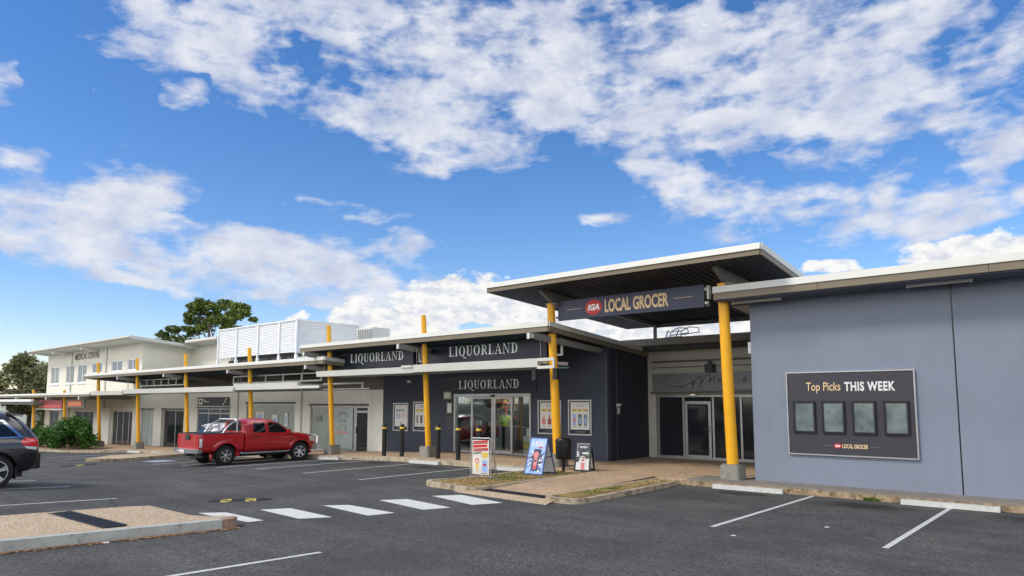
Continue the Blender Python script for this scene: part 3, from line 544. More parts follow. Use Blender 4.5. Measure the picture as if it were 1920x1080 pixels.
for x in (-17.05, -20.12, -22.9, -25.6, -28.3): bay_line(x, .8, x, 6.2)
paint('disabled_bay_marking', [(-33.3, 13.0), (-31.8, 13.0), (-31.8, 14.0), (-33.3, 14.0)], 'blueline')
for q in ([(-12.2, 11.21), (-10.5, 10.79), (-10.21, 11.45), (-11.82, 11.79)], [(-12.56, 9.96), (-10.78, 9.66), (-10.56, 10.23), (-12.21, 10.49)],
          [(-12.8, 8.68), (-11.02, 8.48), (-10.89, 9.03), (-12.45, 9.09)], [(-13.26, 7.51), (-11.69, 7.41), (-11.37, 7.93), (-12.98, 8.03)], [(-13.9, 6.3), (-12.07, 6.36), (-12.02, 6.89), (-13.43, 6.9)]):
    paint('zebra_stripe', q, 'zebra')

def speed_hump(label, cx, cy, L, W, rz, pat):
    mb = MB(); nu = 24; nv = 8; vs = []
    for i in range(nu + 1):
        for j in range(nv + 1):
            u = i / nu - .5; v = j / nv - .5; e = min(1, (0.5 - abs(u)) / .08)
            vs.append((u * L, v * W, .045 * math.cos(v * math.pi) * max(e, 0) ** .5 - .002))
    for i in range(nu):
        for j in range(nv):
            f = (i * (nv + 1) + j, (i + 1) * (nv + 1) + j, (i + 1) * (nv + 1) + j + 1, i * (nv + 1) + j + 1)
            mb.f.append(f); mb.m.append(1 if (i in pat and (i + j) % 4) else 0)
    mb.v = vs; mb.shift(cx, cy, 0, rz); mb.v = [(x, y, z + ter(x, y)) for x, y, z in mb.v]
    tag(mb.build('speed_hump', ['rubber', mat('hump_yellow', (.50, .39, .07), .7, dirt=(20, (.05, .05, .04), .46, .8))], smooth=50), label, 'speed hump', 'rubber speed humps on the car park')
speed_hump('black rubber speed hump with two yellow patches near the zebra crossing', -14.83, 7.92, 1.35, .36, R(57), (5, 6, 7, 8, 14, 15, 16, 17))
speed_hump('small far speed hump with one pale yellow patch beside the dark wagon', -32.9, 10.4, 1.9, .36, R(115), (9, 10, 11, 12, 13))

def wheel_stop(x0, x1, label, y=16.93):
    mb = MB(); n = 6
    for i in range(n):
        a, b = x0 + (x1 - x0) * i / n, x0 + (x1 - x0) * (i + 1) / n; za, zb = ter(a, 15), ter(b, 15)
        mb.hexa([(a, y - .09, za - .02), (b, y - .09, zb - .02), (b, y + .06, zb - .02), (a, y + .06, za - .02), (a, y - .06, za + .105), (b, y - .06, zb + .105), (b, y + .06, zb + .105), (a, y + .06, za + .105)])
    tag(mb.build('wheel_stop', 'stopw'), label, 'wheel stop', 'white concrete wheel stops along the kerb')
wheel_stop(-7.95, -6.2, 'white wheel stop beside the concrete foot at the left end of the blue wall')
wheel_stop(-3.7, -1.95, 'white wheel stop at the end of the right-hand parking line under the poster board')
wheel_stop(-15.35, -13.95, 'white wheel stop behind the blue A-frame sign')
wheel_stop(-19.6, -18.05, 'white wheel stop between the black bollards and the yellow column')
wheel_stop(-25.3, -23.9, 'white wheel stop just right of the red pickup')
wheel_stop(-45.2, -43.4, 'far white wheel stop below the third yellow column from the left bush')
wheel_stop(-41.8, -40.2, 'far white wheel stop left of the pale pram ramp')

# grass growing in the beds
def grass(name, m, n, regions, h, lean=.5):
    mb = MB()
    for _ in range(n):
        x0, x1, y0, y1 = random.choice(regions); x = random.uniform(x0, x1); y = random.uniform(y0, y1); z = ter(x, y) + (.085 if x < -8 else .0)
        hh = h * random.uniform(.4, 1.2); a = random.random() * 6.28; w_ = random.uniform(.004, .01); dx, dy = math.cos(a), math.sin(a); l = lean * hh * random.uniform(.3, 1.5)
        px, py = -dy * w_, dx * w_
        mb.add([(x - px, y - py, z), (x + px, y + py, z), (x + dx * l * .5 + px * .6, y + dy * l * .5 + py * .6, z + hh * .7), (x + dx * l, y + dy * l, z + hh * .9), (x + dx * l * .5 - px * .6, y + dy * l * .5 - py * .6, z + hh * .7)], [(0, 1, 2, 3, 4)])
    tag(mb.build(name, m), kind='stuff')
grass('dry_grass', 'dry', 19000, [(-13.55, -12.0, 12.6, 16.9), (-13.5, -12.0, 12.6, 15.0), (-9.55, -8.95, 12.5, 16.8), (-9.5, -9.0, 12.5, 14.5)], .055, 1.4)
grass('green_grass', 'green', 1500, [(-13.5, -12.7, 14.4, 15.7), (-12.9, -12.2, 13.9, 14.6), (-13.3, -12.1, 15.9, 16.9), (-9.4, -9.05, 12.9, 13.6), (-9.4, -9.1, 14.0, 14.5), (-4.45, -4.15, 16.94, 17.01)], .075, .8)

# ------------------------------------------------------------------ buildings
def wall_holes(mb, x0, x1, z0, z1, y0, y1, holes, mi=0):
    """wall from y0 (front) to y1 with rectangular openings (xa, xb, za, zb)"""
    xs = sorted({x0, x1, *[h[0] for h in holes], *[h[1] for h in holes]})
    for a, b in zip(xs, xs[1:]):
        hs = sorted([(h[2], h[3]) for h in holes if h[0] < (a + b) / 2 < h[1]]); z = z0
        for p, q in hs + [(z1, z1)]:
            if p > z + 1e-4: mb.box(a, b, y0, y1, z, p, mi)
            z = q
def window(parent, x0, x1, z0, z1, y, pane='blind', mull=(), fr='alu', w_=.05, depth=.05, transom=(), name='window', pm=None):
    """frame with its pane as a child; y is the face of the wall opening"""
    mb = MB(); mb.box(x0, x1, y, y + depth, z1 - w_, z1); mb.box(x0, x1, y, y + depth, z0, z0 + w_)
    for a in (x0, x1 - w_): mb.box(a, a + w_, y + .001, y + depth - .001, z0 + w_, z1 - w_)
    for m_ in mull: mb.box(m_ - w_ / 2, m_ + w_ / 2, y + .002, y + depth - .002, z0 + w_, z1 - w_)
    for t_ in transom: mb.box(x0 + w_, x1 - w_, y + .004, y + depth - .004, t_ - w_ / 2, t_ + w_ / 2)
    f = mb.build(name, fr, parent)
    MB().box(x0 + w_ * .6, x1 - w_ * .6, y + depth * .5, y + depth * .5 + .012, z0 + w_ * .6, z1 - w_ * .6).build('pane', pane, f)
    return f
def fascia(parent, x0, x1, y, zb, zt, split=.48, th=.06, side_r=None, side_l=None, drop=-.085, topm='trim', name='fascia'):
    """pale capping above a taupe board, along the front and, if asked, down the sides to a given y"""
    zm = zb + (zt - zb) * split; f = MB(); f.box(x0, x1, y - th * .6, y, zb, zm)
    c_ = MB(); c_.hexa([(x0 - .01, y - th, zm), (x1 + .01, y - th, zm), (x1 + .01, y + .02, zm), (x0 - .01, y + .02, zm), (x0 - .01, y - th * .4, zt), (x1 + .01, y - th * .4, zt), (x1 + .01, y + .02, zt), (x0 - .01, y + .02, zt)])
    for yy, xa, xb in ((side_r, x1, x1 + th * .6), (side_l, x0 - th * .6, x0)):
        if yy:
            d = (yy - y) * drop; q = .01 if xa == x1 else -.01
            f.slope(xa, xb, y, yy, zb, zm - .001, zb + d, zm + d - .001)
            c_.slope(xa - (.02 if q < 0 else 0), xb + (.02 if q > 0 else 0), y + .001, yy, zm, zt, zm + d, zt + d)
    f.build(name, 'taupe', parent); c_.build('roof_capping', topm, parent)
def ribs(parent, x0, x1, y0, y1, z0, z1, n, name='soffit', m='soffit', xs=0):
    mb = MB()
    mb.slope(x0, x1, y0, y1, z0 - .004, z0 + .01, z1 - .004, z1 + .01, xs=xs)
    for i in range(n):
        a = x0 + (x1 - x0) * (i + .3) / n; b = a + (x1 - x0) / n * .35
        k = xs * (a - x0) / (x1 - x0)
        mb.hexa([(a, y0, z0 - .022), (b, y0, z0 - .022), (b - k, y1, z1 - .022), (a - k, y1, z1 - .022), (a, y0, z0 - .004), (b, y0, z0 - .004), (b - k, y1, z1 - .004), (a - k, y1, z1 - .004)])
    mb.build(name, m, parent)
def beam(mb, x, w_, pts_b, pts_t):
    """beam running along Y: bottoms and tops given as (y, z) lists"""
    for (a, b), (c_, d_) in zip(zip(pts_b, pts_b[1:]), zip(pts_t, pts_t[1:])):
        mb.hexa([(x - w_ / 2, a[0], a[1]), (x + w_ / 2, a[0], a[1]), (x + w_ / 2, b[0], b[1]), (x - w_ / 2, b[0], b[1]), (x - w_ / 2, c_[0], c_[1]), (x + w_ / 2, c_[0], c_[1]), (x + w_ / 2, d_[0], d_[1]), (x - w_ / 2, d_[0], d_[1])])

# --- grocery building on the right
g = thing('grocery_building', 'blue-grey rendered grocery building at the right edge with pale capped flat roof', 'building', (-3, 18, 0))
mb = MB(); mb.box(-7.3, -2.735, 18, 31, -.6, 4.80); mb.box(-2.705, 7, 18, 31, -.6, 4.80)
mb.build('wall', 'bluewall', g)
MB().box(-2.735, -2.705, 18.02, 18.2, -.6, 4.79).build('expansion_joint', 'blackcar', g)
fascia(g, -7.9, 9, 17.2, 4.83, 5.18, .5, .07, side_l=24)
mb = MB(); 
for x in (-5.3, -1.9, 1.6): mb.box(x - .006, x + .006, 17.155, 17.162, 4.835, 5.0)
mb.build('fascia_joint', 'black', g)
MB().slope(-7.9, 9, 17.2, 31, 4.85, 5.15, 4.85 - 1.17, 5.15 - 1.17).build('roof', 'roof', g)
MB().slope(-7.9, 9, 17.22, 18.3, 4.80, 4.845, 4.76, 4.80).build('soffit', 'soffitb', g)
def batten(parent, x0, x1, y, z):
    mb = MB(); mb.box(x0, x1, y - .05, y + .05, z - .03, z); mb.tube((x0 + .06, y, z - .05), (x1 - .06, y, z - .05), .022, n=8); mb.box(x0, x0 + .05, y - .04, y + .04, z - .08, z - .03); mb.box(x1 - .05, x1, y - .04, y + .04, z - .08, z - .03)
    mb.build('batten_light', 'trim', parent)
batten(g, -7.6, -6.32, 17.6, 4.80); batten(g, -3.5, -2.25, 17.6, 4.80)
MB().box(-7.42, -7.303, 18.1, 18.3, 3.45, 3.75).build('junction_box', 'paper', g)

# --- tall entrance canopy
c = thing('entrance_canopy', 'tall flat canopy over the entrance with ribbed black underside and pale edge', 'canopy', (-10.8, 20, 5.6))
XS = .62; z0, z1 = 5.72, 5.72 - .061 * 8.5
fm, cm = MB(), MB()
fm.box(-15.3, -6.35, 16.36, 16.4, 5.70, 5.83); cm.hexa([(-15.32, 16.32, 5.83), (-6.33, 16.32, 5.83), (-6.33, 16.44, 5.83), (-15.32, 16.44, 5.83), (-15.32, 16.37, 5.99), (-6.33, 16.37, 5.99), (-6.33, 16.44, 5.99), (-15.32, 16.44, 5.99)])
def side(mb, xa, xb, xs, za, zb): mb.hexa([(xa, 16.4, za), (xb, 16.4, za), (xb - xs, 24.9, za - .52), (xa - xs, 24.9, za - .52), (xa, 16.4, zb), (xb, 16.4, zb), (xb - xs, 24.9, zb - .52), (xa - xs, 24.9, zb - .52)])
side(fm, -15.34, -15.3, 0, 5.70, 5.83); side(fm, -6.35, -6.31, XS, 5.70, 5.83); side(cm, -15.36, -15.28, 0, 5.831, 5.988); side(cm, -6.37, -6.29, XS, 5.831, 5.988)
fm.box(-15.3, -6.97, 24.9, 24.94, 5.18, 5.47)
fm.build('fascia', 'taupe', c); cm.build('roof_capping', 'trim', c)
MB().slope(-15.3, -6.35, 16.4, 24.9, 5.72, 5.96, 5.20, 5.44, xs=XS).build('roof', 'roof', c)
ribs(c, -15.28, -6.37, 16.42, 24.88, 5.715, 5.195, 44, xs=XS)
mb = MB()
for x in (-13.55, -7.75):
    beam(mb, x, .13, [(16.9, 5.62), (17.55, 5.28), (17.75, 5.28), (18.6, 5.42), (24.3, 5.06)], [(16.9, 5.68), (17.55, 5.64), (17.75, 5.63), (18.6, 5.58), (24.3, 5.22)])
    mb.box(x - .2, x + .2, 17.45, 17.85, 5.25, 5.30)
mb.box(-13.48, -7.82, 24.15, 24.25, 5.06, 5.2)
mb.box(-13.3, -13.2, 23.5, 23.6, 4.2, 5.08)
mb.build('rafter', 'steel', c)
mb = MB(); mb.box(-11.3, -9.6, 20.5, 20.6, 5.18, 5.23); mb.build('batten_light', 'trim', c)

s = thing('grocer_sign', 'long dark blue sign reading LOCAL GROCER hung under the entrance canopy', 'sign', (-10.9, 17.7, 4.74))
MB().box(-13.4, -8.42, 17.66, 17.78, 4.745, 5.365).build('board', 'navyb', s)
text_mesh('LOCAL GROCER', .40, 2.14, 17.652, -10.56, 5.06, bold=.035).build('lettering', 'gold', s)
def oval(cx, cz, rx, rz, y, m, parent, name='logo'):
    mb = MB(); n = 28; mb.add([(cx + rx * math.cos(6.2832 * i / n), y, cz + rz * math.sin(6.2832 * i / n)) for i in range(n)], [tuple(range(n))]); return mb.build(name, m, parent)
lg = oval(-12.04, 5.06, .31, .235, 17.654, 'red', s)
text_mesh('IGA', .20, .44, 17.649, -12.04, 5.06, bold=.05, shear=.25).build('lettering', 'letter', lg)
mb = MB(); mb.box(-13.05, -12.5, 17.65, 17.658, 5.055, 5.067); mb.box(-9.33, -8.75, 17.65, 17.658, 5.055, 5.067); mb.build('stripe', 'gold', s)
mb = MB()
for x in (-13.46, -8.36):
    mb.box(x - .05, x + .05, 17.68, 17.76, 5.2, 5.27); mb.box(x - .05, x + .05, 17.68, 17.76, 4.82, 4.89)
mb.box(-8.33, -8.27, 17.65, 17.79, 4.95, 5.32); mb.build('bracket', 'trim', s)

# --- hair salon at the back of the entrance court
h = thing('hair_salon', 'grey-green shopfront with dark glass set back behind the entrance court', 'building', (-10.4, 23.2, .15))
mb = MB(); wall_holes(mb, -13.4, -7.3, -.5, 4.3, 23.2, 23.45, [(-13.08, -8.0, .17, 2.44)]); mb.box(-13.4, -7.3, 27, 27.2, -.5, 4.3)
mb.build('wall', mat('grey_green_wall', (0.46, 0.465, 0.42), .8, var=.05), h)
mb = MB(); mb.box(-13.2, -7.3, 23.15, 23.2, 3.62, 3.68); mb.box(-13.25, -7.3, 23.1, 23.2, 2.48, 2.56); mb.box(-13.2, -7.3, 23.16, 23.2, 3.42, 3.45); mb.build('cornice', 'trimshade', h)
mb = MB(); mb.slope(-14.2, -7.3, 22.7, 30, 4.22, 4.45, 4.0, 4.2); mb.build('roof', 'steel', h)
MB().box(-14.2, -7.3, 22.62, 22.7, 4.24, 4.49).build('fascia', 'steel', h)
MB().box(-13.4, -7.3, 22.75, 23.2, 4.05, 4.2).build('gutter', 'soffit', h)
f = window(h, -13.05, -8.0, .17, 2.42, 23.25, 'darkglass', mull=(-12.0, -10.86, -9.85), w_=.07, depth=.08, name='shopfront')
d = MB(); 
d.box(-11.93, -11.83, 23.22, 23.25, .2, 2.2); d.box(-11.03, -10.93, 23.22, 23.25, .2, 2.2); d.box(-11.83, -11.03, 23.221, 23.249, 2.1, 2.2); d.box(-11.83, -11.03, 23.221, 23.249, .2, .30)
d = d.build('door', 'alu', h); MB().box(-11.83, -11.03, 23.23, 23.242, .30, 2.1).build('pane', 'darkglass', d)
mb = MB(); mb.box(-11.0, -10.96, 23.16, 23.22, 1.1, 1.35); mb.build('handle', 'chrome', d)
MB().box(-12.0, -10.9, 23.3, 26.9, 3.0, 3.1).build('ceiling', 'dim', h)
s = thing('salon_sign', 'pale grey salon sign with looping script and the letters HAIR & above the dark glass front', 'sign', (-10.2, 23.1, 2.6))
MB().box(-13.17, -7.35, 23.12, 23.19, 2.60, 3.20).build('board', mat('grey_sign_panel', (0.19, 0.20, 0.225), .35, var=.12, vscale=.9, coat=.3), s)
text_mesh('HAIR', .17, .82, 23.112, -10.47, 2.93, spacing=1.4).build('lettering', 'charcoal', s)
text_mesh('&', .17, .18, 23.112, -9.62, 2.93).build('lettering', 'charcoal', s)
mb = MB(); pts = []
for i in range(90):
    t = i / 89; x = -12.05 + 1.35 * t + .10 * math.sin(t * 26); z = 2.70 + .30 * t * (1 if t < .8 else 1) + .13 * math.sin(t * 26 + .6) * min(1, t * 3) * (1.6 if .3 < t < .8 else .8); pts.append((x, 23.112, z))
pts = [(-12.45, 23.112, 2.72), (-12.25, 23.112, 2.75)] + pts
mb.path(pts, .012, 5); mb.build('script_flourish', 'charcoal', s)
mb = MB(); mb.box(-11.0, -10.7, 22.95, 23.19, 3.22, 3.5); mb.box(-10.9, -10.8, 23.0, 23.1, 3.5, 3.6); tag(mb.build('loudspeaker', 'charcoal'), 'small dark grey loudspeaker box above the salon sign', 'loudspeaker')
mb = MB()
for x in (-13.2, -12.75):
    mb.path([(x, 24.4, 4.2), (x + .05, 24.6, 4.9), (x + .35, 24.65, 5.05), (x + .75, 24.6, 5.0), (x + .8, 24.6, 4.82), (x + .1, 24.5, 4.75)], .018, 6)
    mb.tube((x - .3, 24.4, 4.2), (x - .05, 24.6, 4.98), .022, n=6)
for z in (4.45, 4.7, 4.9): mb.tube((-13.35, 24.55, z), (-12.65, 24.55, z), .014, n=6)
tag(mb.build('roof_ladder', mat('galvanised_steel', (.50, .58, .68), .5, metal=.0)), 'galvanised roof access ladder with hooped rails above the salon roof', 'ladder')

# --- bottle shop
l = thing('liquor_store', 'dark slate liquor store with glass sliding doors and a pale edged roof', 'building', (-19.5, 20.4, .15))
mb = MB(); wall_holes(mb, -25.55, -13.4, -1.0, 4.35, 20.4, 20.65, [(-20.9, -16.78, .16, 2.5)]); mb.build('wall', 'darkwall', l)
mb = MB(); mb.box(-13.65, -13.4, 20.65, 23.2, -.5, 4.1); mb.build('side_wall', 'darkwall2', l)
mb = MB(); mb.box(-13.46, -13.36, 20.36, 20.42, .15, 3.9); mb.box(-13.395, -13.375, 21.0, 21.03, .15, 3.9); mb.build('corner_trim', mat('slate_trim', (.06, .07, .085), .6), l)
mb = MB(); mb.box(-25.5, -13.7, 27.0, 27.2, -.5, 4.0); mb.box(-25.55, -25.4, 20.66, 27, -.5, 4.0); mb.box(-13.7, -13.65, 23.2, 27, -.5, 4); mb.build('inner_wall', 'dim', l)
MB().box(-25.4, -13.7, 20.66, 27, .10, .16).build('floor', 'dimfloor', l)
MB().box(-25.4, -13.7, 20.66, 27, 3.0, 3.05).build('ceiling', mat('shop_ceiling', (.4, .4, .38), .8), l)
lamp_m = bpy.data.materials.new('lit_tube'); lamp_m.use_nodes = True; lamp_m.node_tree.nodes['Principled BSDF'].inputs['Emission Color'].default_value = (1, .95, .85, 1); lamp_m.node_tree.nodes['Principled BSDF'].inputs['Emission Strength'].default_value = 22
for x in (-22.5, -19.9, -18.0, -15.8):
    MB().box(x - .08, x + .08, 21.3, 24.6, 2.90, 2.95).build('ceiling_light', lamp_m, l)
f = MB(); f.box(-20.9, -16.78, 20.36, 20.5, 2.38, 2.5)
for a, b in ((-20.9, -20.83), (-16.85, -16.78)): f.box(a, b, 20.37, 20.49, .16, 2.38)
for a, b in ((-19.97, -19.88), (-17.83, -17.74)): f.box(a, b, 20.44, 20.48, .16, 2.38)
f.box(-20.83, -19.97, 20.44, 20.48, .16, .22); f.box(-17.74, -16.85, 20.44, 20.48, .16, .22)
f = f.build('door_frame', 'alu', l); MB().box(-20.83, -19.93, 20.455, 20.462, .2, 2.38).build('pane', 'glass', f); MB().box(-17.78, -16.85, 20.455, 20.462, .2, 2.38).build('pane', 'glass', f)
for a, b in ((-19.92, -18.72), (-18.68, -17.72)):
    d = MB(); d.box(a, a + .08, 20.385, 20.425, .18, 2.36); d.box(b - .08, b, 20.385, 20.425, .18, 2.36); d.box(a + .08, b - .08, 20.386, 20.424, .18, .30); d.box(a + .08, b - .08, 20.386, 20.424, 2.30, 2.36)
    d = d.build('sliding_door', 'alu', l); MB().box(a + .07, b - .07, 20.402, 20.408, .25, 2.33).build('pane', 'glass', d)
mb = MB(); mb.box(-18.78, -18.62, 20.3, 20.36, 2.38, 2.46); mb.build('door_sensor', 'black', l)
fascia(l, -27.3, -13.4, 17.15, 4.37, 4.68, .52, .07, side_r=23.3, side_l=21)
MB().slope(-27.3, -13.4, 17.15, 27.3, 4.39, 4.66, 4.39 - .86, 4.66 - .86).build('roof', 'roof', l)
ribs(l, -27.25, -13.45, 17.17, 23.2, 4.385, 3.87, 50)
mb = MB()
for x in (-26.2, -20.0, -13.62): beam(mb, x, .12, [(16.62, 4.14), (16.9, 4.09), (23.6, 3.66)], [(16.62, 4.28), (16.9, 4.29), (23.6, 3.80)])
mb.build('rafter', 'steel', l)
mb = MB()
for x in (-26.2, -20.0, -13.75): mb.box(x - .055, x + .055, 16.58, 16.62, 4.12, 4.30)
mb.build('rafter_end_plate', 'trim', l)
def frame_run(parent, x0, x1, z0, z1, n, y=18.25, name='clerestory_frame'):
    mb = MB(); mb.box(x0, x1, y, y + .06, z1 - .06, z1); mb.box(x0, x1, y, y + .06, z0, z0 + .06)
    for i in range(n + 1):
        x = x0 + (x1 - x0 - .06) * i / n; mb.box(x, x + .06, y + .002, y + .058, z0 + .06, z1 - .06)
    mb.build(name, 'trim', parent)
frame_run(l, -20.72, -20.2, 3.72, 4.32, 1); frame_run(l, -14.15, -13.7, 3.68, 4.25, 1)
def awning(parent, x0, x1, zb, zt, notch=True, y=17.0, back=18.7):
    mb = MB(); mb.hexa([(x0, y, zb), (x1, y, zb), (x1, y + .14, zb), (x0, y + .14, zb), (x0, y - .03, zt), (x1, y - .03, zt), (x1, y + .14, zt), (x0, y + .14, zt)])
    a = mb.build('awning', 'trim', parent)
    MB().slope(x0 + .02, x1 - .02, y + .141, back, zb + .002, zb + .04, zb + .02, zb + .06).build('awning_sheet', 'teal', a)
    mb = MB()
    for x in (x0 + .1, x1 - .15): mb.box(x, x + .07, y + .145, back, zb + .115, zb + .22)
    mb.build('arm', 'trim', a)
    for x in (x0 + .12, x1 - .12): MB().tube((x, y + .3, zb + .2), (x, y + .3, zb + .95), .012, n=6).build('hanger_rod', 'steel', a)
    return a
awning(l, -25.8, -19.62, 3.24, 3.47); awning(l, -19.6, -13.72, 3.26, 3.53)
mb = MB(); mb.box(-13.72, -13.05, 16.97, 17.03, 3.44, 3.53); mb.box(-13.72, -13.05, 16.97, 17.03, 3.20, 3.29); mb.box(-13.12, -13.05, 16.98, 17.02, 3.29, 3.44)
mb.box(-20.2, -19.62, 16.93, 16.965, 3.44, 3.52); mb.build('awning_bracket', 'trim', l)
mb = MB()
for x in (-13.95, -13.12): mb.tube((x, 17.15, 2.9), (x, 17.15, 3.2), .1, .1, 14); mb.tube((x, 17.15, 2.86), (x, 17.15, 2.9), .13, .1, 14)
mb.build('hanging_speaker', 'black', l)
mb = MB(); mb.box(-23.8, -23.55, 20.3, 20.4, 3.02, 3.12); mb.build('flood_light', 'alu', l)
s = tag(MB().box(-21.7, -16.5, 20.36, 20.398, 2.60, 3.22).build('header_sign', 'navy'), 'dark header sign reading LIQUORLAND directly over the glass sliding doors', 'sign', None)
serif_text('LIQUORLAND', .34, 3.26, 20.355, -20.6, 2.71).build('lettering', 'letter', s)
for x0, x1, t0, tw, lab in ((-25.82, -20.98, -25.08, 3.52, 'dark fascia sign reading LIQUORLAND, left one of the two above the awning'), (-20.1, -14.3, -18.95, 3.40, 'dark fascia sign reading LIQUORLAND, right one of the two above the awning')):
    s = tag(MB().box(x0, x1, 18.2, 18.26, 3.60, 4.40).build('fascia_sign', 'navy'), lab, 'sign', None)
    serif_text('LIQUORLAND', .36, tw, 18.195, t0, 3.86).build('lettering', 'letter', s)

# shelves, bottles, cartons and the person inside the shop
for k, (x0, x1, y) in enumerate(((-20.8, -19.2, 22.4), (-18.95, -17.4, 23.2), (-17.3, -15.2, 22.2))):
    s = thing('bottle_shelf', ['tall bottle shelf seen through the left glass panel of the shop', 'tall bottle shelf behind the person in the shop', 'tall bottle shelf seen through the right glass panel of the shop'][k], 'shelf', (x0, y, .16), group='shelves of bottles inside the shop')
    mb = MB(); mb.box(x0, x1, y + .3, y + .34, .16, 2.6)
    for x in (x0, x1 - .03): mb.box(x, x + .03, y, y + .3, .16, 2.6)
    for z in (.35, .75, 1.15, 1.5, 1.82, 2.12): mb.box(x0 + .03, x1 - .03, y, y + .3, z, z + .03)
    mb.build('carcass', 'cloth', s)
    mb = MB()
    for i, z in enumerate((.75, 1.15, 1.5, 1.82, 2.12)): mb.box(x0, x1, y - .02, y - .005, z - .01, z + .045, i % 2)
    mb.build('price_rail', ['red', 'greyp'], s)
mb = MB()
for x0, x1, y in ((-20.75, -19.25, 22.42), (-18.9, -17.45, 23.22), (-17.25, -15.25, 22.22)):
    for z in (.38, .78, 1.18, 1.53, 1.85, 2.15):
        x = x0
        while x < x1:
            r = random.uniform(.03, .04); hh = random.uniform(.2, .3); m_ = random.choice((0, 0, 1, 2, 3))
            mb.tube((x, y + .08, z), (x, y + .08, z + hh * .65), r, n=6, mi=m_); mb.tube((x, y + .08, z + hh * .65), (x, y + .08, z + hh), r * .8, r * .35, n=6, mi=m_); x += r * 2.5
tag(mb.build('bottles', ['bottle', 'greenp', 'brownp', 'yprint']), kind='stuff')
for z0, m_, lab in ((.16, 'box', 'blue and white carton at the bottom of the stack inside the right glass panel'), (.40, 'yprint', 'yellow and green carton in the middle of the stack inside the right glass panel'), (.64, 'box', 'pale carton near the top of the stack inside the right glass panel')):
    mb = MB(); mb.box(-17.42, -16.98, 20.7, 21.1, z0, z0 + .22); mb.box(-17.43, -16.97, 20.69, 21.11, z0 + .14, z0 + .17, 1); tag(mb.build('carton', [m_, 'greenp' if m_ == 'yprint' else 'skyp']), lab, 'box', 'cartons stacked inside the shop')
mb = MB(); mb.box(-17.3, -17.08, 20.75, 20.98, .862, 1.15); mb.box(-17.31, -17.07, 20.74, 20.99, 1.02, 1.05, 1); tag(mb.build('carton', ['paper', 'greyp']), 'narrow white carton standing on top of the carton stack', 'box', 'cartons stacked inside the shop')

s = thing('shop_counter', 'dark serving counter in front of the person inside the shop', 'counter', (-19.1, 21.15, .16))
MB().box(-20.7, -17.55, 21.0, 21.3, .16, 1.14).build('front', mat('dark_maroon_panel', (.035, .018, .024), .6), s); MB().box(-20.74, -17.5, 20.96, 21.34, 1.14, 1.18).build('worktop', 'cloth', s)
for x0, x1, z0, z1 in ((-20.3, -20.0, 1.185, 1.42), (-20.65, -20.45, 1.185, 1.5), (-19.6, -19.45, 1.185, 1.35)): MB().box(x0, x1, 21.05, 21.1, z0, z1).build('notice', 'paper', s)
def person(name, label, joints, edges, radii, m, loc, rz):
    me = bpy.data.meshes.new('body'); me.from_pydata(joints, edges, []); o = bpy.data.objects.new(name, me); COL.objects.link(o)
    sk = o.modifiers.new('skin', 'SKIN'); sk.use_smooth_shade = True
    for v, r in zip(me.skin_vertices[0].data if me.skin_vertices else [], radii): v.radius = (r, r)
    if not me.skin_vertices:
        bm = bmesh.new(); bm.from_mesh(me); lay = bm.verts.layers.skin.verify()
        for v, r in zip(bm.verts, radii): v[lay].radius = (r, r * .8)
        list(bm.verts)[0][lay].use_root = True
        bm.to_mesh(me); bm.free()
    ss = o.modifiers.new('sub', 'SUBSURF'); ss.levels = ss.render_levels = 2
    me.materials.append(M[m]); o.location = loc; o.rotation_euler = (0, 0, rz); return tag(o, label, 'person')
J = [(0, 0, .95), (0, 0, 1.15), (0, .02, 1.38), (0, .02, 1.50), (0, .05, 1.58), (0, .05, 1.68), (0, .04, 1.76),
     (.10, 0, .90), (.11, .02, .50), (.11, -.02, .09), (.11, .10, .04), (-.10, 0, .90), (-.12, .04, .50), (-.12, 0, .09), (-.12, .12, .04),
     (.18, .02, 1.40), (.24, .02, 1.14), (.22, .20, .98), (.21, .27, .95), (-.18, .02, 1.40), (-.25, .04, 1.14), (-.20, .24, 1.04), (-.18, .32, 1.02)]
Ed = [(0, 1), (1, 2), (2, 3), (3, 4), (4, 5), (5, 6), (0, 7), (7, 8), (8, 9), (9, 10), (0, 11), (11, 12), (12, 13), (13, 14), (2, 15), (15, 16), (16, 17), (17, 18), (2, 19), (19, 20), (20, 21), (21, 22)]
Rd = [.16, .15, .17, .07, .075, .095, .06, .10, .07, .045, .035, .10, .07, .045, .035, .065, .05, .036, .03, .065, .05, .036, .03]
p = person('person', 'person in a bright yellow hi-vis shirt and dark trousers standing inside the shop doorway', J, Ed, Rd, 'skin', (-19.05, 21.5, .16), R(-150))
def wear(name, idx, grow, m, sc=1.0):
    mp_ = {i: k for k, i in enumerate(idx)}
    me = bpy.data.meshes.new(name); me.from_pydata([J[i] for i in idx], [(mp_[a], mp_[b]) for a, b in Ed if a in mp_ and b in mp_], [])
    o = bpy.data.objects.new(name, me); COL.objects.link(o); o.modifiers.new('skin', 'SKIN').use_smooth_shade = True
    bm = bmesh.new(); bm.from_mesh(me); lay = bm.verts.layers.skin.verify(); bm.verts.ensure_lookup_table()
    for i in idx: bm.verts[mp_[i]][lay].radius = (Rd[i] * sc + grow, Rd[i] * .8 * sc + grow)
    bm.verts[0][lay].use_root = True
    bm.to_mesh(me); bm.free(); ss = o.modifiers.new('sub', 'SUBSURF'); ss.levels = ss.render_levels = 2
    me.materials.append(M[m]); o.parent = p; return o
wear('shirt', [0, 1, 2, 15, 16, 19, 20], .03, 'hivis'); wear('trousers', [0, 7, 8, 9, 11, 12, 13], .022, 'cloth')
MB().lathe([(.0, 1.85), (.06, 1.84), (.10, 1.78), (.112, 1.70), (.108, 1.64), (.09, 1.60)], (0, .03, 0), n=14).build('hair', 'hair', p, world=False, smooth=60)
face = MB()
